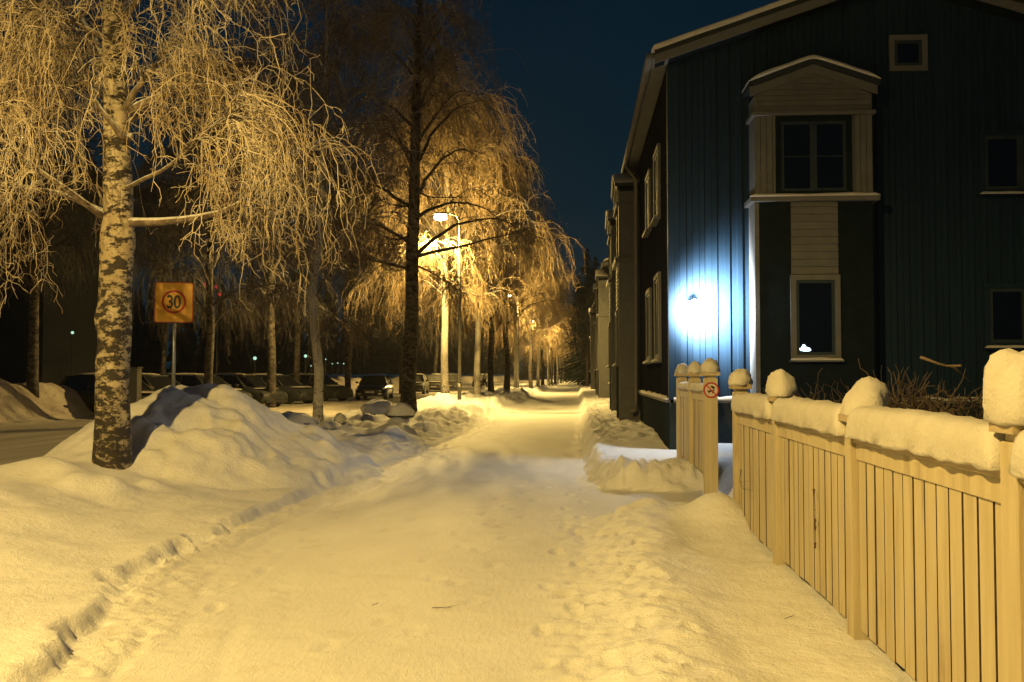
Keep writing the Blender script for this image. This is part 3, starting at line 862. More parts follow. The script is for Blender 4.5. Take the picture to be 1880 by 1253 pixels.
house('tall blue-grey wooden house whose gable with a lit wall stands behind the cream fence', 17.0, 36.0, [24.9, 30.6], True)
house('second wooden house further down the right side of the path with cream-topped oriels', 48.0, 64.0, [48.6, 56.0], False)
house('third and farthest wooden house on the right side of the path', 76.0, 92.0, [77.0], False)

# wall lamp
wp = at(1273, 562, 16.86)
wlp = empty('wall_lamp', (wp[0], 16.96, wp[2]))
MB().box(-.07, .07, -.03, .008, -.10, .10, .008).build('back_plate', M['sign_w'], wlp)
MB().tube([(0, -.03, .02), (0, -.15, .05), (0, -.22, .03)], .006, 8).build('arm', M['sign_w'], wlp, True)
vs, fs = blob_mesh(.06, .06, .06, 1, 0, nu=16, nv=10, flat=-.95); MB().add(put(vs, (0, -.26, -.01)), fs).build('lamp_glass', M['cool'], wlp, True)
ld = bpy.data.lights.new('wall_lamp_light', 'POINT'); ld.energy = WALL_W; ld.color = COOL; ld.shadow_soft_size = .10
lo = bpy.data.objects.new('wall_lamp_light', ld); COL.objects.link(lo); lo.parent = wlp; lo.location = (0, -.30, -.12)
ld = bpy.data.lights.new('wall_wash_light', 'SPOT'); ld.energy = 2700; ld.color = COOL; ld.shadow_soft_size = .05; ld.spot_size = math.radians(136); ld.spot_blend = 1.0  # added spot without a fixture, aimed back to brighten the lamp's pool
lo = bpy.data.objects.new('wall_wash_light', ld); COL.objects.link(lo); lo.parent = wlp; lo.location = (0, -.60, -.05); lo.rotation_euler = (math.radians(90), 0, math.radians(-24))
tag(wlp, 'small cool-white lamp burning on the blue house wall above the gate', 'wall lamp')
# a flat blue-white glowing blob set just before the lower oriel pane
gp = at(1478, 641, 16.42)
gl = MB()
vs, fs = blob_mesh(.085, .008, .035, 4.4, .35, nu=16, nv=10, flat=-.9); gl.add(put(vs, (0, 0, 0)), fs)
vs, fs = blob_mesh(.035, .007, .035, 2.4, .35, nu=12, nv=8, flat=-.9); gl.add(put(vs, (-.02, 0, .045)), fs)
g_o = gl.build('window_light', emis('window_light_glow', (.6, .8, 1.0), 4), None, True); g_o.location = (gp[0], 16.42, gp[2] - .04)
tag(g_o, 'small bluish light ornament in the lower window of the oriel', 'light')

# ------------------------------------------------------------------ street lamps
def street_lamp():
    r = empty('street_lamp')
    m = MB(); m.tube([(0, 0, -.3), (0, 0, 1.1)], [.085, .083], 14); m.tube([(0, 0, 1.1), (0, 0, 7.6)], [.07, .045], 14)
    p = m.build('pole', M['galv_dark'], r, True)
    MB().box(-.045, .045, -.092, -.083, .55, .95, .003).build('service_hatch', M['galv_dark'], p)
    MB().tube([(0, 0, 7.55), (-.02, 0, 7.9), (-.14, 0, 8.12), (-.38, 0, 8.2), (-.52, 0, 8.2)], .028, 10).build('arm', M['galv_dark'], r, True)
    m = MB()
    prof = [(-.42, .05, .05), (-.56, .10, .07), (-.75, .15, .085), (-.98, .16, .08), (-1.12, .10, .04)]
    vs = []; fs = []; n = 14
    for x, w, h in prof:
        for k in range(n):
            a = 2 * math.pi * k / n; s_ = math.sin(a)
            vs.append((x, math.cos(a) * w, 8.2 + (s_ * h if s_ > 0 else s_ * h * .45)))
    for i in range(len(prof) - 1):
        for k in range(n): fs.append((i * n + k, i * n + (k + 1) % n, (i + 1) * n + (k + 1) % n, (i + 1) * n + k))
    fs += [tuple(range(n)), tuple(reversed(range(4 * n, 5 * n)))]
    hd = m.add(vs, fs).build('lamp_head', M['galv_dark'], r, True)
    vs, fs = blob_mesh(.27, .20, .16, 3, .02, flat=-.9)
    MB().add([(v[0] - .82, v[1], 8.17 - v[2] * .8) for v in vs], fs).build('lamp_glass', M['lens'], hd, True)
    l = bpy.data.lights.new('sodium_light', 'SPOT'); l.spot_size = math.radians(171); l.spot_blend = .24; l.energy = LAMP_W; l.color = SODIUM; l.shadow_soft_size = .10
    lo = bpy.data.objects.new('sodium_light', l); COL.objects.link(lo); lo.parent = r; lo.location = (-.82, 0, 7.85)
    l = bpy.data.lights.new('sodium_side_light', 'POINT'); l.energy = LAMP_W * .12; l.color = SODIUM; l.shadow_soft_size = .12  # added fill that brightens the twigs around the lamp head
    lo = bpy.data.objects.new('sodium_side_light', l); COL.objects.link(lo); lo.parent = r; lo.location = (-.82, 0, 7.72)
    return r
sl0 = street_lamp()
ordn = ['behind the viewer', 'the nearest burning one between the birches', 'the second burning one along the footpath', 'the third burning one along the footpath', 'the fourth burning one along the footpath', 'the fifth burning one, small between far trunks', 'the sixth and farthest one down the path']
for i, y in enumerate(LAMP_Y):
    o = sl0 if i == 0 else copy_tree(sl0)
    if i == 1:
        for ch in o.children:      # added side fill is raised for lamps in view, kept weak on the first
            if ch.type == 'LIGHT' and ch.name.startswith('sodium_side'): ch.data = ch.data.copy(); ch.data.energy = LAMP_W * .5; side1 = ch.data
    elif i > 1:
        for ch in o.children:
            if ch.type == 'LIGHT' and ch.name.startswith('sodium_side'): ch.data = side1
    o.location = (LAMP_X, y, gz(LAMP_X, y) * .5 - .05 if i else 0)
    tag(o, 'tall sodium street lamp on a steel pole, ' + ordn[i], 'street lamp', 'street lamps along the footpath')

# ------------------------------------------------------------------ birches
def tube3(P_, R_, n=3):
    N, K, _ = P_.shape
    T = np.empty_like(P_); T[:, 1:-1] = P_[:, 2:] - P_[:, :-2]; T[:, 0] = P_[:, 1] - P_[:, 0]; T[:, -1] = P_[:, -1] - P_[:, -2]
    T /= np.linalg.norm(T, axis=2, keepdims=True) + 1e-9
    ref = np.array([.61, .77, .17]); A = np.cross(T, ref); A /= np.linalg.norm(A, axis=2, keepdims=True) + 1e-9
    B = np.cross(T, A)
    a = np.arange(n) * 2 * np.pi / n
    V_ = P_[:, :, None] + (A[:, :, None] * np.cos(a)[None, None, :, None] + B[:, :, None] * np.sin(a)[None, None, :, None]) * R_[:, :, None, None]
    idx = np.arange(N * K * n).reshape(N, K, n)
    i0 = idx[:, :-1]; i1 = idx[:, 1:]
    Q_ = np.stack([i0, np.roll(i0, -1, 2), np.roll(i1, -1, 2), i1], -1).reshape(-1, 4)
    return V_.reshape(-1, 3), Q_
def grow(rs, S0, D0, L, K, d0, d1, jit, up=-1):
    """paths from S0 along D0 that bend down: droop weight from d0 to d1"""
    N = len(S0); P_ = np.empty((N, K, 3)); P_[:, 0] = S0; D = D0 / (np.linalg.norm(D0, axis=1, keepdims=True) + 1e-9)
    st = (L / (K - 1))[:, None]
    for k in range(1, K):
        w = d0 + (d1 - d0) * k / K
        D = D * (1 - w) + np.array([0, 0, up]) * w
        E_ = D + rs.randn(N, 3) * jit
        E_ /= np.linalg.norm(E_, axis=1, keepdims=True)
        P_[:, k] = P_[:, k - 1] + E_ * st
        D = D * .75 + E_ * .25; D /= np.linalg.norm(D, axis=1, keepdims=True)
    return P_
def merge(parts):
    Vs, Qs, b = [], [], 0
    for v, q in parts: Vs.append(v); Qs.append(q + b); b += len(v)
    return np.concatenate(Vs), np.concatenate(Qs)
def resample(pts, K):
    pts = np.array(pts, float)
    if len(pts) >= 3:   # catmull smoothing
        t = np.arange(len(pts)); tt = np.linspace(0, len(pts) - 1, K)
        out = []
        for x in tt:
            i = min(int(x), len(pts) - 2); f = x - i
            p0 = pts[max(i - 1, 0)]; p1 = pts[i]; p2 = pts[i + 1]; p3 = pts[min(i + 2, len(pts) - 1)]
            out.append(.5 * ((2 * p1) + (-p0 + p2) * f + (2 * p0 - 5 * p1 + 4 * p2 - p3) * f * f + (-p0 + 3 * p1 - 3 * p2 + p3) * f ** 3))
        return np.array(out)
    return np.array([pts[0] + (pts[1] - pts[0]) * k / (K - 1) for k in range(K)])

def birch(label, loc, trunk, r0, height, zb, R, nlimb, nsec, nstr, seed, barkm, limbm, twigm, tr=.006, K=11, nside=7, Ks=4,
          explicit=(), Lstr=(.7, 1.9), group='birches along the footpath', detail=True, lean=(0, 0), nsub=0, zlow=None, rtop=.35, zfloor=1.6, tmin=.18, front=False, thin=None):
    rs = np.random.RandomState(seed)
    root = empty('birch_tree', loc)
    tp = resample(trunk, 40)
    # trunk with knots
    n = 22 if detail else 10
    rad = []
    vs = []; fs = []
    hmax = tp[-1][2]
    for i, p in enumerate(tp):
        t = p[2] / hmax
        r = r0 * (1 - (1 - rtop) * min(1, max(0, t))) if t < .7 else r0 * (1 - (1 - rtop) * .7) * max(.06, (1 - t) / .3)
        r *= 1 + .35 * math.exp(-max(p[2], 0) / .22) * .6
        rad.append(r)
    m = MB()
    zz = 0
    TP = resample([tuple(p) for p in tp], 140 if detail else 30)
    for i, p in enumerate(TP):
        r = float(np.interp(p[2], tp[:, 2], rad))
        for k in range(n):
            a = 2 * math.pi * k / n
            d = 1 + (.09 * float(perlin(math.cos(a) * 1.6 + seed, p[2] * 2.3 + math.sin(a) * 1.6)) * 2 + .03 * float(perlin(math.cos(a) * 5 + seed, p[2] * 7 + math.sin(a) * 5))) * (1 if detail else .5)
            if 'knot' in KN.get(seed, {}):
                for (kz, ka, ks, kh) in KN[seed]['knot']:
                    da = (a - ka + math.pi) % (2 * math.pi) - math.pi
                    d += kh * math.exp(-((p[2] - kz) / ks) ** 2 - (da / .7) ** 2)
            vs.append((p[0] + math.cos(a) * r * d, p[1] + math.sin(a) * r * d, p[2]))
    K0 = len(TP)
    for i in range(K0 - 1):
        for k in range(n): fs.append((i * n + k, i * n + (k + 1) % n, (i + 1) * n + (k + 1) % n, (i + 1) * n + k))
    fs.append(tuple(reversed(range(n))))
    m.add(vs, fs).build('trunk', barkm, root, True)
    # limbs
    limbs = []
    for e in explicit: limbs.append((resample(e[0], 14), e[1], e[2] if len(e) > 2 else .012))
    ne = len(limbs)
    for i in range(nlimb):
        f = (i + .5) / nlimb
        z = zb + (height * .93 - zb) * f ** .9
        az = i * 2.39996 + rs.uniform(-.4, .4)
        if front:
            a_ = (az + math.pi / 2 + math.pi) % (2 * math.pi) - math.pi
            if abs(a_) < .6: az += .95 if a_ > 0 else -.95
        L = R * (1 - .62 * f ** 1.4) * rs.uniform(.75, 1.1) + .3
        p0 = np.array([np.interp(z, tp[:, 2], tp[:, 0]), np.interp(z, tp[:, 2], tp[:, 1]), z])
        el = rs.uniform(.55, 1.1) + .3 * f
        D0 = np.array([[math.cos(az) * math.cos(el) + lean[0], math.sin(az) * math.cos(el) + lean[1], math.sin(el)]])
        g_ = grow(rs, p0[None], D0, np.array([L * ((.92 if math.cos(az) < .2 else .68) if front else 1.25)]), 14, .02, .16, .09)[0]
        limbs.append((g_, max(.012, r0 * .30 * (1 - .5 * f)), .008))
    secS, secD, secL = [], [], []
    parts = []; named = []
    for li, (g_, ra, rb) in enumerate(limbs):
        rr = np.linspace(ra, rb, len(g_))
        v_, q_ = tube3(g_[None], rr[None], 8 if detail else 5)
        (named if (detail and li < 12) else parts).append((v_, q_))
        k_ = nsec if li >= ne else int(nsec * 1.4)
        for s_ in range(k_):
            t = rs.uniform(tmin, 1.0); x = t * (len(g_) - 1); i = min(int(x), len(g_) - 2)
            p = g_[i] * (1 - x + i) + g_[i + 1] * (x - i)
            d = g_[i + 1] - g_[i]; d /= np.linalg.norm(d) + 1e-9
            q = rs.randn(3) * .75; q[2] = abs(q[2]) * .5 + .1
            secS.append(p); secD.append(d * .8 + q); secL.append(rs.uniform(.45, 1.25) * (R / 3.2))
    secS, secD, secL = np.array(secS), np.array(secD), np.array(secL)
    SP = grow(rs, secS, secD, secL, 8, .05, .30, .16)
    v_, q_ = tube3(SP, np.repeat(np.linspace(.011, tr * .9, 8)[None], len(SP), 0) * (1 if detail else 1.2), 4)
    parts.append((v_, q_))
    for (v_, q_) in named: raw_mesh('branch', v_, q_, limbm, root, True)
    v_, q_ = merge(parts)
    raw_mesh('small_branches', v_, q_, limbm, root, True)
    # hanging strands
    N = len(SP) * nstr
    ii = rs.randint(0, len(SP), N); kk = rs.randint(2, 8, N)
    S0 = SP[ii, kk]; D0 = (SP[ii, kk] - SP[ii, kk - 1]); D0 /= np.linalg.norm(D0, axis=1, keepdims=True) + 1e-9
    D0 = D0 * .7 + rs.randn(N, 3) * .45
    clump = .55 + .9 * rs.rand(len(SP))[ii]
    if front:
        keep = ~((S0[:, 1] < .15) & (np.abs(S0[:, 0] - .05) < .42) & (rs.rand(N) < .85))
        S0, D0, ii, N = S0[keep], D0[keep], ii[keep], int(keep.sum())
    if thin:
        keep = rs.rand(N) < thin(S0)
        S0, D0, ii, N = S0[keep], D0[keep], ii[keep], int(keep.sum())
    clump = (.55 + .9 * np.random.RandomState(seed + 5).rand(len(SP)))[ii]
    L = rs.uniform(Lstr[0], Lstr[1], N) * clump
    room = np.maximum(S0[:, 2] - zfloor + rs.uniform(-.45, .35, N) + .45 * np.sin(S0[:, 0] * 3.2 + 1), .10)
    L = np.minimum(L, room)
    A_ = grow(rs, S0, D0, L, K, .12, .48, .21)
    tw_ = [tube3(A_, np.repeat(np.linspace(tr * 1.15, tr * .42, K)[None], N, 0))]
    M_ = N * nside
    jj = np.repeat(np.arange(N), nside); k2 = rs.randint(1, K, M_)
    S1 = A_[jj, k2]; D1 = A_[jj, k2] - A_[jj, k2 - 1]; D1 /= np.linalg.norm(D1, axis=1, keepdims=True) + 1e-9
    D1 = D1 * .7 + rs.randn(M_, 3) * .6
    L1 = rs.uniform(.10, .34, M_) * (1 if detail else 1.3)
    B_ = grow(rs, S1, D1, L1, Ks, .05, .25, .3)
    tw_.append(tube3(B_, np.repeat(np.linspace(tr * .75, tr * .38, Ks)[None], M_, 0)))
    if nsub:
        O_ = M_ * nsub
        jj = np.repeat(np.arange(M_), nsub); k3 = rs.randint(1, Ks, O_)
        S2 = B_[jj, k3]; D2 = (B_[jj, k3] - B_[jj, k3 - 1]); D2 /= np.linalg.norm(D2, axis=1, keepdims=True) + 1e-9
        D2 = D2 * .7 + rs.randn(O_, 3) * .6
        C_ = grow(rs, S2, D2, rs.uniform(.04, .11, O_), 3, .03, .1, .25)
        tw_.append(tube3(C_, np.repeat(np.linspace(tr * .6, tr * .5, 3)[None], O_, 0)))
    v_, q_ = merge(tw_)
    o_ = raw_mesh('twigs', v_, q_, twigm, root, True)
    return tag(root, label, 'tree', group)

KN = {101: {'knot': [(2.0, math.radians(200), .16, .34), (1.95, math.radians(300), .2, .12), (3.0, 0.2, .3, .25), (3.0, 3.0, .3, .2)]}}
# first birch: its trunk and lower limbs measured from the photograph
B1 = at(208, 870, 11.5); b1z = .30
def loc1(px, py, dy=0.): 
    p = at(px, py, 11.5 + dy); return (p[0] - B1[0], dy, p[2] - b1z)
tr1 = [(0, 0, -.15), loc1(207, 830), loc1(208, 700), loc1(211, 560), loc1(213, 450), loc1(217, 380), loc1(215, 300), loc1(213, 200), loc1(210, 100), loc1(212, 0), loc1(220, -140), loc1(228, -300), loc1(222, -480), loc1(230, -700)]
ex1 = [
    ([loc1(228, 408), loc1(275, 408, -.1), loc1(340, 403, -.2), loc1(420, 385, -.2), loc1(478, 343, -.15), loc1(530, 300, 0), loc1(585, 265, .2)], .062, .010),
    ([loc1(200, 402), loc1(165, 380, -.2), loc1(125, 350, -.4), loc1(70, 312, -.6), loc1(10, 262, -.8), loc1(-60, 215, -.9)], .055, .010),
    ([loc1(195, 392), loc1(150, 372, .2), loc1(100, 352, .4), loc1(50, 348, .6), loc1(-10, 342, .8), loc1(-80, 350, .9)], .045, .010),
    ([loc1(240, 252), loc1(225, 252, -.12), loc1(205, 225, -.2), loc1(178, 192, -.25), loc1(158, 150, -.3), loc1(140, 90, -.3), loc1(118, 20, -.3)], .050, .010),
    ([loc1(225, 215), loc1(240, 180, -.1), loc1(262, 150, -.15), loc1(286, 118, -.2)], .045, .030),
    ([loc1(228, 230), loc1(265, 200, .2), loc1(310, 150, .4), loc1(345, 70, .5), loc1(380, -40, .6)], .050, .012),
    ([loc1(212, 100), loc1(190, 70, -.15), loc1(150, 48, -.3), loc1(100, 28, -.4), loc1(40, 10, -.5)], .040, .010),
    ([loc1(226, 350), loc1(262, 330, -.25), loc1(300, 312, -.5), loc1(340, 280, -.7), loc1(380, 240, -.8), loc1(430, 200, -.9)], .032, .008),
    ([loc1(212, 200), loc1(170, 165, .3), loc1(110, 140, .6), loc1(40, 130, .9), loc1(-30, 120, 1.)], .038, .010),
]
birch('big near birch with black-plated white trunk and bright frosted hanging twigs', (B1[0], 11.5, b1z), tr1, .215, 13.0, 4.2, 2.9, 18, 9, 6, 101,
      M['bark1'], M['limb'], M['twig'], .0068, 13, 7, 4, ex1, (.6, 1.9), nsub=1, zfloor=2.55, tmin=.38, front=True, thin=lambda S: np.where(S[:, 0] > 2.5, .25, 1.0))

# slim leaning birch behind the mound
def locn(px, py, Y, base): 
    p = at(px, py, Y); return (p[0] - base[0], 0, p[2] - base[2])
B2 = at(585, 786, 23.5)
t2 = [(0, 0, -.2)] + [locn(x, y, 23.5, B2) for x, y in ((584, 740), (585, 680), (577, 600), (575, 520), (588, 430), (590, 330), (596, 220), (600, 80), (596, -60))]
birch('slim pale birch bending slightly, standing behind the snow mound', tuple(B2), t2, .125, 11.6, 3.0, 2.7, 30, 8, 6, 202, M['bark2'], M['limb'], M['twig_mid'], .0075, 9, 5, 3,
      [([locn(584, 625, 23.5, B2), locn(600, 610, 23.5, B2), locn(618, 595, 23.5, B2), locn(630, 590, 23.5, B2)], .02, .006), ([locn(583, 575, 23.5, B2), locn(560, 545, 23.5, B2), locn(535, 535, 23.5, B2)], .022, .006)], (.6, 1.7))

# dark-stemmed birch in front of the first burning lamp
B3 = at(752, 772, 28)
t3 = [(0, 0, -.2)] + [locn(x, y, 28, B3) for x, y in ((750, 740), (752, 660), (756, 560), (756, 480), (760, 380), (762, 300), (764, 200), (770, 60), (775, -120))]
def l3(*p): return [locn(x, y, 28, B3) for x, y in p]
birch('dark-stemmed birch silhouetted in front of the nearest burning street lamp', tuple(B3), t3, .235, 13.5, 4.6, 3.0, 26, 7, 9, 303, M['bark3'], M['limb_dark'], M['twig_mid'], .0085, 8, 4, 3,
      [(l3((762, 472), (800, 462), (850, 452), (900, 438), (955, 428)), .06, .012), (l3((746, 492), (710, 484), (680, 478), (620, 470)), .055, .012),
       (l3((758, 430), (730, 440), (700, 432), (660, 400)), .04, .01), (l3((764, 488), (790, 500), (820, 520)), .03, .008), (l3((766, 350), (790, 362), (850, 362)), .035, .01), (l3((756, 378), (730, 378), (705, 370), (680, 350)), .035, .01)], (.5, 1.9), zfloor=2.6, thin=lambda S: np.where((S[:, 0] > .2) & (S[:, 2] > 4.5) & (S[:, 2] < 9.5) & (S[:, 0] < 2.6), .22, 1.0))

# shared birches for the rest of the avenue
def straight(h, w, rs_): 
    return [(0, 0, -.2)] + [(w * rs_.uniform(-1, 1), w * rs_.uniform(-1, 1), h * f) for f in (.12, .25, .4, .55, .7, .85, 1.0)]
R0 = random.Random(5)
specs = [
    # px of the trunk in the photograph, distance, bark
    # px, base py, Y, kind
    (876, 54, 'pale'), (902, 60, 'dark'), (930, 68, 'dark'), (947, 74, 'pale'), (975, 84, 'dark'), (988, 98, 'pale'), (996, 108, 'dark'), (1007, 118, 'pale'),
    (1013, 130, 'dark'), (1019, 142, 'dark'), (1024, 156, 'pale'), (1030, 172, 'dark'), (1034, 190, 'pale'), (1038, 212, 'dark'),
]
B4 = at(818, 700, 45)
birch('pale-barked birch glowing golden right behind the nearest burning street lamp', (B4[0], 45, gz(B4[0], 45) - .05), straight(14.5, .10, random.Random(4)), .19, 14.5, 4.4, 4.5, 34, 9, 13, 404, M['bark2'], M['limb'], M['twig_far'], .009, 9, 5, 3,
      [([(0, 0, 4.6), (-.8, -.2, 5.3), (-1.6, -.3, 5.6), (-2.6, -.3, 5.7)], .05, .01), ([(0, 0, 4.5), (.9, 0, 4.9), (1.6, .1, 4.7), (2.4, .1, 4.9)], .045, .01)], (.8, 2.6), detail=False, zfloor=2.9,
      thin=lambda S: np.where((np.hypot(S[:, 0] - .55, S[:, 1] + 3) < .6) & (S[:, 2] < 9), .1, np.where((S[:, 0] > 2.0) & (S[:, 0] < 4.2) & (S[:, 2] < 10), .22, 1.0)))
protos = {}
def proto(kind, seed, h, R, zb, r0, lab):
    rs_ = random.Random(seed)
    return birch(lab, (0, 0, 0), straight(h, .07, rs_), r0, h, zb, R, 26, 8, 11, seed, M['bark2'] if kind == 'pale' else M['bark3'], M['limb'] if kind == 'pale' else M['limb_dark'], M['twig_far'], .0095, 8, 5, 3, (), (.8, 2.2), detail=False, lean=(-.15, 0), thin=lambda S: np.where((S[:, 0] > .7) & (S[:, 2] < 9.5), .22, 1.0))
pr = {'pale': [proto('pale', 11, 14.5, 3.6, 3.6, .19, ''), proto('pale', 12, 13.0, 3.2, 3.2, .17, '')], 'dark': [proto('dark', 21, 14.0, 3.5, 3.2, .19, ''), proto('dark', 22, 15.5, 3.7, 4.0, .21, '')]}
used = set()
ordw = ['first', 'second', 'third', 'fourth', 'fifth', 'sixth', 'seventh', 'eighth']
cnt = {'pale': 0, 'dark': 0}
for i, (px, Y, kind) in enumerate(specs):
    src = pr[kind][cnt[kind] % 2]
    o = src if src.name not in used else copy_tree(src)
    used.add(src.name)
    p = at(px, 700, Y)
    o.location = (p[0], Y, gz(p[0], Y) - .05)
    o.rotation_euler = (0, 0, R0.uniform(-.5, .5)); s_ = R0.uniform(.9, 1.08); o.scale = (s_, s_, s_)
    tag(o, ('pale-barked ' if kind == 'pale' else 'dark-barked ') + 'birch in the lit row by the footpath, ' + ordw[cnt[kind]] + ' of its colour', 'tree', 'birches along the footpath')
    cnt[kind] += 1

# trees across the road, hardly lit
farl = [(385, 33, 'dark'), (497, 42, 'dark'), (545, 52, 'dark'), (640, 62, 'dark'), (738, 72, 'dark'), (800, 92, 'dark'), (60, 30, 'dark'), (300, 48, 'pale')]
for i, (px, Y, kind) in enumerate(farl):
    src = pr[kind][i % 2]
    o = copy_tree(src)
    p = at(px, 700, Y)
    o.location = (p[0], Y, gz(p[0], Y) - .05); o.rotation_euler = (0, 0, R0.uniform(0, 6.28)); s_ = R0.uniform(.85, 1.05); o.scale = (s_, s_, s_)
    repaint(o, {'rimed_twig': M['twig_dim'], 'birch_limb': M['limb_dark'], 'pale_birch_bark': M['bark3']})  # dark twig, limb and bark swapped in: the lack of light is painted
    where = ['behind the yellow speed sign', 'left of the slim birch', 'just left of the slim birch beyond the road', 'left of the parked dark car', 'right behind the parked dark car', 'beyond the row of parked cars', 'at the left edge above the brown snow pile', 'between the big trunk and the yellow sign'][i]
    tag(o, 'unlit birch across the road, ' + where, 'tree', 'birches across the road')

# ------------------------------------------------------------------ bare young tree and dark spruces at the end, right side
def bare_tree(label, x, y, h, seed, spread=.35):
    rs = np.random.RandomState(seed); root = empty('bare_tree', (x, y, gz(x, y) - .05))
    MB().tube([(0, 0, -.1), (.03, 0, h * .15), (0, .03, h * .35), (.05, 0, h * .6), (0, 0, h)], [h * .022, h * .018, h * .014, h * .009, .01], 8).build('trunk', M['limb_dark'], root, True)
    N = 34; z = rs.uniform(.18, .85, N) * h; a = rs.uniform(0, 6.28, N)
    S0 = np.stack([z * 0, z * 0, z], 1); D0 = np.stack([np.cos(a) * spread * 1.6, np.sin(a) * spread * 1.6, np.ones(N)], 1)
    A_ = grow(rs, S0, D0, rs.uniform(.3, .5, N) * h * (1 - .5 * z / h), 9, .0, .02, .10, 1)
    v1 = tube3(A_, np.repeat(np.linspace(.035, .01, 9)[None], N, 0), 4)
    jj = np.repeat(np.arange(N), 14); kk = rs.randint(2, 9, len(jj)); S1 = A_[jj, kk]; D1 = A_[jj, kk] - A_[jj, kk - 1]; D1 /= np.linalg.norm(D1, axis=1, keepdims=True)
    B_ = grow(rs, S1, D1 + rs.randn(len(jj), 3) * .5, rs.uniform(.4, 1.2, len(jj)), 5, 0, .02, .2, 1)
    v2 = tube3(B_, np.repeat(np.linspace(.012, .006, 5)[None], len(jj), 0), 3)
    v_, q_ = merge([v1, v2]); raw_mesh('crown', v_, q_, M['twig_dim'], root, True)
    return tag(root, label, 'tree')
p = at(1078, 700, 96)
bare_tree('dark bare young tree with upright branches at the far right edge of the footpath', p[0], 96, 9, 5)

def spruce(x, y, h, seed, label):
    rs = np.random.RandomState(seed); root = empty('spruce_tree', (x, y, .2))
    MB().tube([(0, 0, -.5), (0, 0, h)], [.22, .02], 8).build('trunk', M['limb_dark'], root, True)
    vs = []; fs = []
    N = int(h * 34)
    for i in range(N):
        f = rs.uniform(.08, 1) ; z = h * f; a = rs.uniform(0, 6.28); L = (1 - f) ** .8 * h * .22 * rs.uniform(.7, 1.15) + .2
        w = .14 + .24 * (1 - f); d = np.array([math.cos(a), math.sin(a)]); q = np.array([-d[1], d[0]])
        for s_ in range(5):
            t0, t1 = s_ / 5, (s_ + 1) / 5 + .05
            zz0 = z - L * .35 * t0 ** 1.3; zz1 = z - L * .35 * t1 ** 1.3 - .06
            b = len(vs); wv = w * (1 - .6 * t0) * rs.uniform(.7, 1.3)
            vs += [tuple(d * L * t0 - q * wv) + (zz0 - .12,), tuple(d * L * t0 + q * wv) + (zz0 - .12,), tuple(d * L * t1) + (zz1,), tuple(d * L * t0) + (zz0 + .03,)]
            fs += [(b, b + 3, b + 2), (b + 3, b + 1, b + 2)]
    MB().add(vs, fs).build('crown', M['spruce'], root)
    return tag(root, label, 'tree', 'dark spruces at the end of the path')
M['spruce'] = noisemat('dark_spruce_needles', (.020, .030, .022), (.035, .045, .032), 3, .9)
for i, (px, Y, h, w) in enumerate(((1062, 150, 17, 'above the end of the footpath'), (1078, 132, 19, 'tallest, behind the bare young tree'), (1094, 118, 16, 'left of the far house'), (1104, 104, 13, 'nearest, partly behind the far house'), (1046, 235, 18, 'straight above the vanishing footpath'), (1056, 262, 19, 'farthest of them all'))):
    p = at(px, 690, Y); spruce(p[0], Y, h, 40 + i, 'dark spruce ' + w)

# far-off wood that closes the view
rs = np.random.RandomState(77); wv = []; wq = []; b = 0
M['wood'] = noisemat('far_wood', (.012, .02, .022), (.02, .028, .028), .3, .95)
paths = []
N = 260
xs = rs.uniform(-150, 60, N); yd = rs.uniform(290, 340, N); hs = rs.uniform(22, 38, N) * np.where(xs < -20, 1, .55)
vs = []; fs = []
for i in range(N):
    for k in range(9):
        f0 = k / 9; z0 = hs[i] * (.08 + .92 * f0); r_ = (1 - f0) * 2.6 + .25; b = len(vs)
        n = 7
        vs.append((xs[i], yd[i], z0 + hs[i] * .16))
        for j in range(n):
            a = 6.283 * j / n + k; rr = r_ * (1.25 if j % 2 else .7); vs.append((xs[i] + rr * math.cos(a), yd[i] + rr * math.sin(a), z0 - .3 * (j % 2)))
        fs += [(b, b + 1 + j, b + 1 + (j + 1) % n) for j in range(n)]
fw = MB().add(vs, fs).build('far_wood', M['wood'])
tag(fw, 'dark far-off wood closing the end of the street', 'wood', None, 'stuff')

# ------------------------------------------------------------------ shrubs behind the fence
def shrub(x, y, h, seed, label):
    rs = np.random.RandomState(seed); root = empty('bare_shrub', (x, y, .25))
    h *= .86; N = 24; a = rs.uniform(0, 6.28, N); S0 = np.stack([rs.uniform(-.25, .25, N), rs.uniform(-.3, .3, N), np.zeros(N)], 1)
    D0 = np.stack([np.cos(a) * .45, np.sin(a) * .45, np.ones(N)], 1)
    A_ = grow(rs, S0, D0, rs.uniform(.75, 1.15, N) * h, 10, .0, .03, .22, 1)
    v1 = tube3(A_, np.repeat(np.linspace(.011, .005, 10)[None], N, 0), 4)
    jj = np.repeat(np.arange(N), 26); kk = rs.randint(3, 10, len(jj)); S1 = A_[jj, kk]; D1 = A_[jj, kk] - A_[jj, kk - 1]; D1 /= np.linalg.norm(D1, axis=1, keepdims=True)
    B_ = grow(rs, S1, D1 * .4 + rs.randn(len(jj), 3) * .6, rs.uniform(.12, .40, len(jj)), 6, 0, .04, .38, 1)
    v2 = tube3(B_, np.repeat(np.linspace(.006, .0035, 6)[None], len(jj), 0), 3)
    raw_mesh('stems', v1[0], v1[1], M['shrub'], root, True); raw_mesh('shrub_twigs', v2[0], v2[1], M['shrub'], root, True)
    return tag(root, label, 'shrub', 'bare shrubs behind the fence')
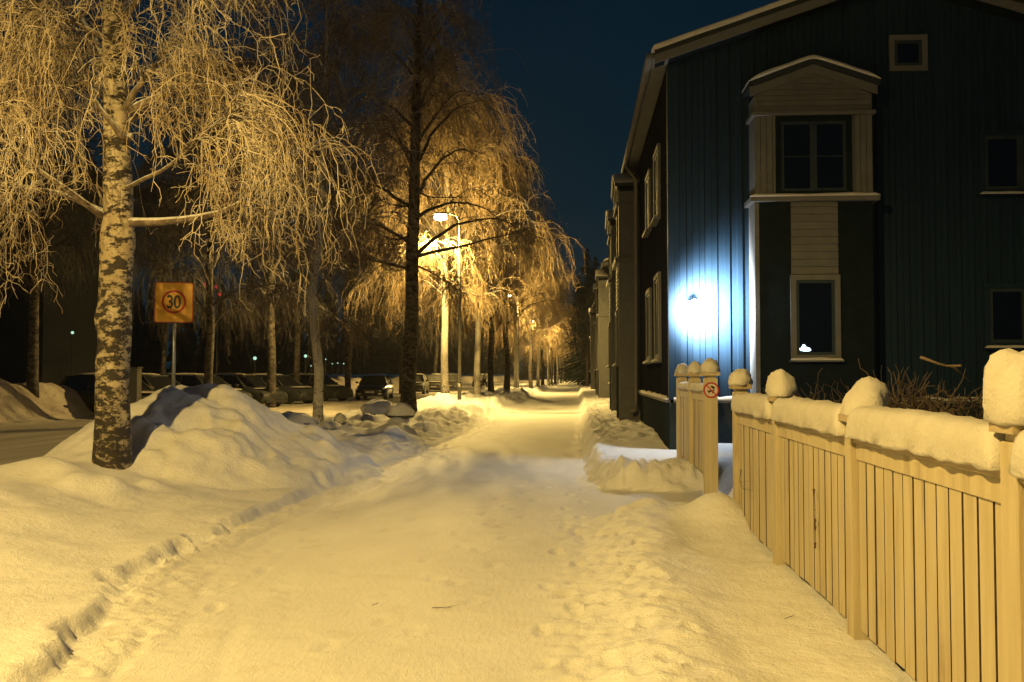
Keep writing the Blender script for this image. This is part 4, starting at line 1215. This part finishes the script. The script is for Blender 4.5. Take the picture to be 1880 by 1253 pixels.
for i, (px, Y, h) in enumerate(((1480, 10.6, 1.22), (1560, 9.3, 1.26), (1650, 8.0, 1.3), (1730, 7.2, 1.38), (1800, 6.6, 1.32), (1880, 6.0, 1.3))):
    p = at(px, 690, Y)
    shrub(p[0], Y, h, 60 + i, ['tangled bare shrub under the lit oriel window, leftmost behind the fence', 'bare shrub behind the third fence post from the camera', 'bare shrub behind the middle of the nearest full fence panel', 'bare shrub holding the thick snowy broken branch', 'bare shrub just left of the nearest snow-capped post', 'bare shrub hidden by the nearest snow-capped post at the right edge'][i])
m = MB(); q = [at(1690, 656, 7.0), at(1722, 668, 7.0), (at(1752, 676, 7.0)), at(1780, 700, 7.1)]
m.tube([tuple(v) for v in q], [.012, .010, .008, .004], 7); m.tube([tuple(at(1735, 672, 7.0)), tuple(at(1765, 672, 6.9))], [.007, .009], 7)
tag(m.build('broken_branch', M['twig_mid'], None, True), 'thick snow-dusted broken branch lying on top of the shrubs behind the fence', 'branch')

# ------------------------------------------------------------------ speed sign
SB = at(320, 590, 15.4)
sr = empty('speed_sign', (SB[0], 15.4, 1.15))
sz = at(318, 556, 15.4)[2] - 1.15
sr.rotation_euler = (0, 0, math.radians(14))
MB().tube([(0, 0, -.6), (0, 0, sz + .30)], .030, 14).build('pole', M['galv'], sr, True)
w2, h2 = .305, .335
def rrect(w, h, r, n=6):
    o = []
    for cx_, cz_, a0 in ((w - r, h - r, 0), (-w + r, h - r, 90), (-w + r, -h + r, 180), (w - r, -h + r, 270)):
        for k in range(n + 1):
            a = math.radians(a0 + 90 * k / n); o.append((cx_ + r * math.cos(a), cz_ + r * math.sin(a)))
    return o
m = MB(lambda x, y, z: (x, y, z + sz)); m.prism(rrect(w2, h2, .04), -.050, -.036); plt = m.build('sign_plate', M['sign_r'], sr)
m = MB(lambda x, y, z: (x, y, z + sz)); m.prism(rrect(w2 - .014, h2 - .014, .03), -.0525, -.0502); m.build('sign_face', M['sign_y'], plt)
m = MB(lambda x, y, z: (x, y, z + sz + .01)); disc(m, .160, .195, -.0556, 56, .0028); m.build('ring', M['sign_r'], plt)
fc = bpy.data.curves.new('digits', 'FONT'); fc.body = '30'; fc.size = .30; fc.align_x = 'CENTER'; fc.align_y = 'CENTER'; fc.extrude = .002; fc.offset = .006; fc.space_character = .95
fo = bpy.data.objects.new('digits_src', fc); COL.objects.link(fo)
bpy.context.view_layer.update()
me = bpy.data.meshes.new_from_object(fo.evaluated_get(bpy.context.evaluated_depsgraph_get())); bpy.data.objects.remove(fo)
me.materials.clear(); me.materials.append(M['sign_k'])
xs_ = [v.co.x for v in me.vertices]; ys__ = [v.co.y for v in me.vertices]; mx_, my_ = (max(xs_) + min(xs_)) / 2, (max(ys__) + min(ys__)) / 2
for v in me.vertices: v.co = ((v.co.x - mx_) * .80, -.0555 - v.co.z, (v.co.y - my_) * 1.02 + sz + .01)
do = bpy.data.objects.new('digits', me); COL.objects.link(do); do.parent = plt
for zc in (-.17, .17): MB(lambda x, y, z: (x, y, z + sz)).box(-.04, .04, -.036, .035, zc - .015, zc + .015).build('clamp', M['galv'], sr)
tag(sr, 'yellow rectangular speed sign reading 30 in a red ring, behind the snow mound', 'road sign')

# ------------------------------------------------------------------ rocks, cabinet, post box
def rock(x, y, s, seed, label, sn=.6):
    r = empty('snowy_rock', (x, y, gz(x, y) - .08))
    vs, fs = blob_mesh(s[0], s[1], s[2], seed, .16, flat=-.5); MB().add(vs, fs).build('rock', M['rock'], r, True)
    vs, fs = blob_mesh(s[0] * 1.06, s[1] * 1.06, s[2] * .85, seed, .13, flat=-.12); MB().add(put(vs, (0, 0, s[2] * .55)), fs).build('snow_cap', M['snow'], r, True)
    return tag(r, label, 'rock', 'snow-covered rocks beside the road')
p = at(537, 775, 22); rock(p[0], 22, (.58, .45, .34), 2, 'broad flat rock under a snow cover, left of the slim birch')
p = at(694, 770, 27.5); rock(p[0], 27.5, (.50, .45, .42), 5, 'tall snow-covered rock left of the dark-stemmed birch')
p = at(735, 770, 27.2); rock(p[0], 27.2, (.36, .4, .38), 8, 'snow-covered rock leaning against the foot of the dark-stemmed birch')
p = at(777, 762, 30); rock(p[0], 30, (.16, .16, .2), 9, 'small stone poking out of the snow right of the dark-stemmed birch')
p = at(625, 770, 25); rock(p[0], 25, (.16, .2, .24), 12, 'small snow-covered stone between the slim birch and the tall rock')
cb = empty('utility_cabinet', (at(246, 700, 27)[0], 27, gz(at(246, 700, 27)[0], 27) - .1))
MB().box(-.16, .16, -.15, .15, 0, 1.75, .01).build('body', M['galv_dark'], cb)
MB().box(-.19, .19, -.18, .18, 1.751, 1.79, .006).build('lid', M['galv_dark'], cb)
MB().box(-.135, .135, -.156, -.151, .15, 1.6).build('door', M['galv_dark'], cb)
tag(cb, 'narrow grey utility cabinet right behind the big birch trunk', 'cabinet')
p = at(1100, 700, 68)
mbx = empty('mail_box', (p[0], 68, gz(p[0], 68) - .05))
MB().tube([(0, 0, -.1), (0, 0, 1.0)], .03, 8).build('post', M['galv_dark'], mbx)
MB().box(-.3, .3, -.2, .2, .9, 1.45, .02).build('box', M['board_dark'], mbx)
MB().box(-.32, .32, -.22, .22, 1.452, 1.60, .05).build('snow_cap', M['snow'], mbx)
tag(mbx, 'dark snow-topped mail box at the right edge of the path beyond the first house', 'mail box')

# ------------------------------------------------------------------ cars
M['paint'] = mat('dark_car_paint', (.010, .011, .014), .22, .3)
M['paint'].node_tree.nodes['Principled BSDF'].inputs['Coat Weight'].default_value = .8
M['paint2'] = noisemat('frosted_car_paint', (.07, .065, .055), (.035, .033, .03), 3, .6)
M['paint3'] = noisemat('dusty_dark_car_paint', (.03, .035, .035), (.018, .02, .02), 3, .6)  # dark copy of the car paint, the lot's gloom is in the colour
M['carglass'] = mat('car_glass', (.012, .013, .015), .12)
M['frostglass'] = noisemat('frosted_glass', (.16, .155, .14), (.08, .08, .075), 4, .5)
M['tyre'] = mat('tyre_rubber', (.015, .015, .015), .85)
M['rim'] = mat('alloy_rim', (.35, .35, .36), .35, .9)
M['hl'] = mat('headlight_glass', (.75, .75, .78), .08, .4)
M['plate'] = mat('licence_plate', (.42, .38, .38), .5)
M['blackp'] = mat('black_plastic', (.015, .015, .016), .6)
def car(wagon=False, paint=None, glass=None, snowy=False):
    """length along y, front towards -y"""
    r = empty('parked_car'); paint = paint or M['paint']; glass = glass or M['carglass']
    hw = .90
    # body: cross-sections along y: (y, half width, z bottom, z shoulder, z top of bonnet)
    secs = [(-2.24, .62, .34, .50, .56), (-2.18, .78, .24, .58, .66), (-2.0, .87, .20, .64, .74), (-1.5, .90, .20, .70, .86), (-1.0, .90, .20, .80, .95), (-.6, .90, .20, .84, .97), (.6, .90, .20, .86, .97), (1.4, .90, .20, .88, .98), (1.9, .88, .22, .88, 1.0 if wagon else .99), (2.15, .83, .28, .82, .96), (2.24, .70, .36, .70, .86)]
    vs = []; fs = []; n = 12
    for (y, w, zb_, zs_, zt_) in secs:
        vs += [(-w * .92, y, zb_), (-w, y, zb_ + .14), (-w * 1.005, y, (zb_ + zs_) / 2 + .05), (-w * .985, y, zs_), (-w * .86, y, zt_ - .015), (-w * .4, y, zt_ + .012), (w * .4, y, zt_ + .012), (w * .86, y, zt_ - .015), (w * .985, y, zs_), (w * 1.005, y, (zb_ + zs_) / 2 + .05), (w, y, zb_ + .14), (w * .92, y, zb_)]
    for i in range(len(secs) - 1):
        for k in range(n): fs.append((i * n + k, i * n + (k + 1) % n, (i + 1) * n + (k + 1) % n, (i + 1) * n + k))
    fs += [tuple(reversed(range(n))), tuple(range((len(secs) - 1) * n, len(secs) * n))]
    MB().add(vs, fs).build('body', paint, r, True)
    # cabin
    ye = 2.10 if wagon else 1.75; yr = 1.85 if wagon else 1.05; zt = 1.50 if wagon else 1.44
    def cab(ins, z0, z1, ya, yb_, yc, yd_): 
        return [(-.80 + ins, ya, z0), (.80 - ins, ya, z0), (.80 - ins, yd_, z0), (-.80 + ins, yd_, z0), (-.60 + ins * .6, yb_, z1), (.60 - ins * .6, yb_, z1), (.60 - ins * .6, yc, z1), (-.60 + ins * .6, yc, z1)]
    bx_f = [(0, 1, 5, 4), (1, 2, 6, 5), (2, 3, 7, 6), (3, 0, 4, 7), (4, 5, 6, 7)]
    MB().add(cab(0, .93, zt - .05, -1.05, -.32, yr, ye), bx_f).build('windows', glass, r)
    m = MB()
    y0, y1 = -.34, yr + .04; nn = 8; vs = []; fs = []
    for i in range(nn + 1):
        y = y0 + (y1 - y0) * i / nn; e = 1 - (2 * i / nn - 1) ** 4
        for k in range(7):
            u = -1 + 2 * k / 6; vs.append((u * .63, y, zt - .055 + .055 * e * (1 - .6 * abs(u) ** 3)))
    for i in range(nn):
        for k in range(6): fs.append((i * 7 + k, i * 7 + k + 1, i * 7 + 8 + k, i * 7 + 7 + k))
    m.add(vs, fs)
    for sgn in (-1, 1):       # pillars
        for (ya, yb_, w_) in ((-1.05, -.32, .035), (.42, .42, .03), (ye - .03, yr, .06)):
            m.tube([(sgn * .80, ya, .93), (sgn * .615, yb_, zt - .045)], w_, 6)
    m.tube([(-.6, -.32, zt - .05), (.6, -.32, zt - .05)], .03, 6)
    rf = m.build('roof', paint, r, True)
    if snowy:
        vs, fs = blob_mesh(.62, (y1 - y0) / 2, .07, 3, .05, flat=-.1); MB().add(put(vs, (0, (y0 + y1) / 2, zt - .01)), fs).build('roof_snow', M['snow_cap'], rf, True)
        vs, fs = blob_mesh(.7, .45, .05, 3, .05, flat=-.1); MB().add(put(vs, (0, -1.55, .86)), fs).build('bonnet_snow', M['snow_cap'], r, True)
    for sx in (-1, 1):
        for y in (-1.38, 1.36):
            def ring(rad, x0, x1, nseg=20): 
                mm = MB(); mm.tube([(x0, y, .32), (x1, y, .32)], rad, nseg); return mm
            w = ring(.32, sx * .70, sx * .915).build('wheel', M['tyre'], r)
            ring(.20, sx * .90, sx * .925, 14).build('rim', M['rim'], w)
        m = MB(); m.box(-.001, 0, 0, 0, 0, 0) if False else None
        x0, x1 = (.48, .82) if sx > 0 else (-.82, -.48)
        m.add([(x0, -2.215, .56), (x1, -2.12, .58), (x1 + sx * .02, -2.02, .72), (x0, -2.12, .69), (x0, -2.10, .56), (x1, -2.0, .58), (x1, -1.95, .70), (x0, -2.0, .69)], [(0, 1, 2, 3), (7, 6, 5, 4), (0, 4, 5, 1), (1, 5, 6, 2), (2, 6, 7, 3), (3, 7, 4, 0)])
        m.build('headlight', M['hl'], r)
        m = MB(); xx = sx * .60; m.box(xx - .10, xx + .10, -2.245, -2.20, .33, .39, .01); m.build('fog_light', M['hl'], r)
        m = MB(); m.box(min(sx * .90, sx * 1.06), max(sx * .90, sx * 1.06), -.82, -.70, .95, 1.07, .03); m.build('wing_mirror', paint, r)
    MB().box(-.42, .42, -2.262, -2.20, .50, .62, .01).build('grille', M['blackp'], r)
    MB().box(-.26, .26, -2.275, -2.2622, .40, .51, .004).build('licence_plate', M['plate'], r)
    MB().box(-.70, .70, -2.262, -2.18, .24, .32, .01).build('lower_grille', M['blackp'], r)
    return r
c0 = car(); c0.location = (-12.2, 57, ROAD_Z); c0.rotation_euler = (0, 0, math.radians(4))
tag(c0, 'dark clean saloon parked facing the camera at the far side of the road', 'car', 'cars parked along the road')
c1 = car(True, M['paint2'], M['frostglass'], True)
row = [(-12.5, 73, 'first frosted estate car parked behind the dark saloon'), (-12.2, 82, 'second frosted estate car in the roadside row'), (-12.0, 90, 'third frosted estate car in the roadside row'), (-11.8, 116, 'frosted estate car seen between the birch trunks near the walking person'), (-11.9, 124, 'farthest frosted car of the roadside row')]
for i, (x, y, lb) in enumerate(row):
    o = c1 if i == 0 else copy_tree(c1); o.location = (x, y, ROAD_Z); o.rotation_euler = (0, 0, math.radians(3))
    tag(o, lb, 'car', 'cars parked along the road')
lot = [(285, 33, 'snowed-in car in the lot just left of the sign pole'), (345, 36, 'snowed-in car in the lot just right of the sign pole'), (430, 40, 'snowed-in car in the dark lot right of the dark tree fork'), (500, 43, 'snowed-in car in the dark lot between two far trunks'), (560, 48, 'snowed-in car in the dark lot left of the slim birch'), (625, 53, 'snowed-in car in the dark lot right of the slim birch')]
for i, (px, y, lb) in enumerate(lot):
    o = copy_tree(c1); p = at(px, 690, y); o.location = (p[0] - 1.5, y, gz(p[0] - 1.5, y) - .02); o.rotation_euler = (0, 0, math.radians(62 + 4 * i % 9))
    repaint(o, {'frosted_car_paint': M['paint3'], 'frosted_glass': M['carglass'], 'alloy_rim': M['tyre'], 'headlight_glass': M['blackp'], 'settled_snow': M['dirty'], 'licence_plate': M['blackp']})  # every bright part gets a dark material, painting in the unlit lot
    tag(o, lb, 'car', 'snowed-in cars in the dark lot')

# ------------------------------------------------------------------ person walking, far on the road
def person(x, y):
    root = empty('person', (x, y, ROAD_Z))
    def skin(name, V_, E_, R_, m_, root_i=0):
        me = bpy.data.meshes.new(name); me.from_pydata(V_, E_, [])
        o = bpy.data.objects.new(name, me); COL.objects.link(o)
        md = o.modifiers.new('s', 'SKIN'); 
        for i, r_ in enumerate(R_): me.skin_vertices[0].data[i].radius = (r_, r_)
        me.skin_vertices[0].data[root_i].use_root = True
        sb = o.modifiers.new('b', 'SUBSURF'); sb.levels = 1; sb.render_levels = 1
        bpy.context.view_layer.update()
        me2 = bpy.data.meshes.new_from_object(o.evaluated_get(bpy.context.evaluated_depsgraph_get()))
        me2.materials.clear(); me2.materials.append(m_); me2.name = name
        for p_ in me2.polygons: p_.use_smooth = True
        bpy.data.objects.remove(o); o = bpy.data.objects.new(name, me2); COL.objects.link(o); o.parent = root
        return o
    skinm = mat('skin', (.45, .28, .2), .6)
    V_ = [(0, 0, .93), (0, 0, 1.15), (0, -.02, 1.40), (0, -.02, 1.50), (0, -.03, 1.62), (0, -.04, 1.70),
          (.09, 0, .90), (.10, -.24, .50), (.10, -.30, .10), (.10, -.42, .05), (-.09, 0, .90), (-.10, .10, .50), (-.10, .38, .18), (-.10, .30, .08),
          (.20, -.02, 1.40), (.26, .08, 1.15), (.27, -.06, .93), (-.20, -.02, 1.40), (-.26, -.10, 1.15), (-.25, -.28, .98)]
    E_ = [(0, 1), (1, 2), (2, 3), (3, 4), (4, 5), (0, 6), (6, 7), (7, 8), (8, 9), (0, 10), (10, 11), (11, 12), (12, 13), (2, 14), (14, 15), (15, 16), (2, 17), (17, 18), (18, 19)]
    R_ = [.15, .14, .15, .055, .095, .07, .10, .065, .045, .035, .10, .065, .045, .035, .065, .045, .035, .065, .045, .035]
    body = skin('body', V_, E_, R_, skinm)
    V2 = [(0, 0, .88), (0, 0, 1.15), (0, -.02, 1.40), (.20, -.02, 1.40), (.26, .08, 1.15), (.27, -.05, .96), (-.20, -.02, 1.40), (-.26, -.10, 1.15), (-.25, -.26, 1.0)]
    skin('jacket', V2, [(0, 1), (1, 2), (2, 3), (3, 4), (4, 5), (2, 6), (6, 7), (7, 8)], [.19, .17, .17, .085, .065, .055, .085, .065, .055], mat('pale_jacket', (.62, .58, .52), .8))
    V3 = [(0, 0, .93), (.09, 0, .88), (.10, -.24, .50), (.10, -.30, .12), (-.09, 0, .88), (-.10, .10, .50), (-.10, .37, .20)]
    skin('trousers', V3, [(0, 1), (1, 2), (2, 3), (0, 4), (4, 5), (5, 6)], [.16, .115, .085, .065, .115, .085, .065], mat('black_trousers', (.012, .012, .014), .8))
    for xx, yy, zz in ((.10, -.36, .0), (-.10, .36, .04)):
        vs, fs = blob_mesh(.055, .14, .08, 3, .02, flat=-.5); MB().add(put(vs, (xx, yy, zz)), fs).build('boot', M['blackp'], body, True)
    for sx in (1, -1):
        hx, hy, hz = (.27, -.07, .88) if sx > 0 else (-.25, -.31, .95)
        hm = MB(); hm.tube([(hx, hy, hz + .06), (hx, hy - .01, hz)], [.035, .04], 8)
        for k in range(4): hm.tube([(hx, hy - .03 + .02 * k, hz), (hx - sx * .01, hy - .035 + .02 * k, hz - .05 - .008 * (1.5 - abs(k - 1.5))), (hx - sx * .03, hy - .035 + .02 * k, hz - .075)], [.010, .009, .007], 6)
        hm.tube([(hx, hy - .035, hz + .02), (hx - sx * .015, hy - .06, hz - .02)], [.011, .008], 6)
        hm.build('glove', M['blackp'], body, True)
    vs, fs = blob_mesh(.105, .12, .11, 6, .02, flat=-.2); MB().add(put(vs, (0, -.03, 1.65)), fs).build('knitted_hat', M['blackp'], body, True)
    MB().tube([(0, -.135, 1.665), (0, -.155, 1.635), (0, -.13, 1.625)], [.008, .014, .01], 6).build('nose', skinm, body, True)
    return tag(root, 'person in a pale jacket and black trousers walking along the road between the birch trunks', 'person')
p = at(889, 705, 104); pe = person(p[0], 104); pe.rotation_euler = (0, 0, math.radians(65))

# ------------------------------------------------------------------ dark apartment block and small distant lights
M['block'] = noisemat('dark_block_render', (.030, .034, .040), (.022, .026, .03), .6, .85)
M['balc'] = mat('balcony_panel', (.10, .12, .12), .6)
ab = empty('apartment_building', (-62, 62, .4))
MB().box(-30, 26, 0, 12, -1, 15.5).build('wall', M['block'], ab)
MB().box(-31, 27, -.6, 12.6, 15.501, 16.1).build('roof', M['roof'], ab)
for fl in range(5):
    for k in range(9):
        x = -27 + k * 6; z = 1.2 + fl * 2.9
        w = MB().box(x, x + 1.6, -.05, -.001, z, z + 1.4).build('window', M['winframe'], ab)
        MB().box(x + .08, x + 1.52, -.07, -.051, z + .08, z + 1.32).build('pane', M['glass'], w)
        if k % 3 == 1:
            bl = MB().box(x + 1.9, x + 4.6, -1.3, -.001, z - .5, z - .35).build('balcony', M['balc'], ab)
            MB().box(x + 1.9, x + 4.6, -1.36, -1.301, z - .5, z + .6).build('railing', M['balc'], bl)
tag(ab, 'unlit apartment building behind the dark car lot on the left', 'building')

def park_lamp(px, py, Y, s, label):
    p = at(px, py, Y); r = empty('park_lamp', (p[0], Y, .4))
    MB().tube([(0, 0, 0), (0, 0, p[2] - .4 - s)], .04, 8).build('pole', M['galv_dark'], r)
    vs, fs = blob_mesh(s, s, s, 1, 0, nu=16, nv=10, flat=-.95); MB().add(put(vs, (0, 0, p[2] - .4 - s)), fs).build('globe', M['farlamp'], r, True)
    return tag(r, label, 'lamp', 'small distant park lamps')
park_lamp(468, 658, 90, .17, 'small distant round lamp glowing right of the far dark trunk')
park_lamp(561, 654, 100, .17, 'small distant round lamp glowing just left of the slim birch')
park_lamp(133, 611, 56, .09, 'tiny warm lamp at the dark apartment building left of the big trunk')
for k, (x, y) in enumerate(((598, 660), (610, 668), (620, 667), (631, 668), (571, 672))): park_lamp(x, y, 120, .08, ['tiny distant lamp, highest of the cluster right of the slim birch', 'tiny distant lamp, left one of the low cluster right of the slim birch', 'tiny distant lamp, middle one of the low cluster', 'tiny distant lamp, right one of the low cluster', 'tiny distant lamp just behind the slim birch'][k])
# red lights on a mast
tp_ = at(398, 600, 60); ml = empty('signal_mast', (tp_[0], 60, .4))
MB().tube([(0, 0, 0), (0, 0, at(398, 515, 60)[2] - .4)], .05, 8).build('pole', M['galv_dark'], ml)
for (x, y, s) in ((380, 522, .16), (398, 527, .10), (404, 541, .09)):
    q = at(x, y, 60); MB().tube([(0, 0, q[2] - .4), (q[0] - tp_[0], -.1, q[2] - .4)], .02, 6).build('bracket', M['galv_dark'], ml)
    vs, fs = blob_mesh(s, s, s, 1, 0, nu=12, nv=8, flat=-.95); MB().add(put(vs, (q[0] - tp_[0], -.1, q[2] - .4 - s)), fs).build('red_lamp', M['red'], ml, True)
tag(ml, 'dark mast with three red lights behind the twigs right of the yellow sign', 'signal')

for o in list(bpy.data.objects):
    if o.type == 'LIGHT': o['kind'] = 'structure' if o.parent is None else o.get('kind', '') or 'structure'

# ------------------------------------------------------------------ frosty air
hz = MB().box(-420, 420, -40, 1520, -6, 40).build('haze', None)
hm = bpy.data.materials.new('frosty_air'); hm.use_nodes = True
n_ = hm.node_tree.nodes; n_.clear()
ou = n_.new('ShaderNodeOutputMaterial'); pv = n_.new('ShaderNodeVolumePrincipled')
pv.inputs['Color'].default_value = (.95, .95, .95, 1); pv.inputs['Density'].default_value = HAZE; pv.inputs['Anisotropy'].default_value = .55
hm.node_tree.links.new(pv.outputs[0], ou.inputs['Volume'])
hz.data.materials.append(hm); tag(hz, None, None, None, 'stuff')
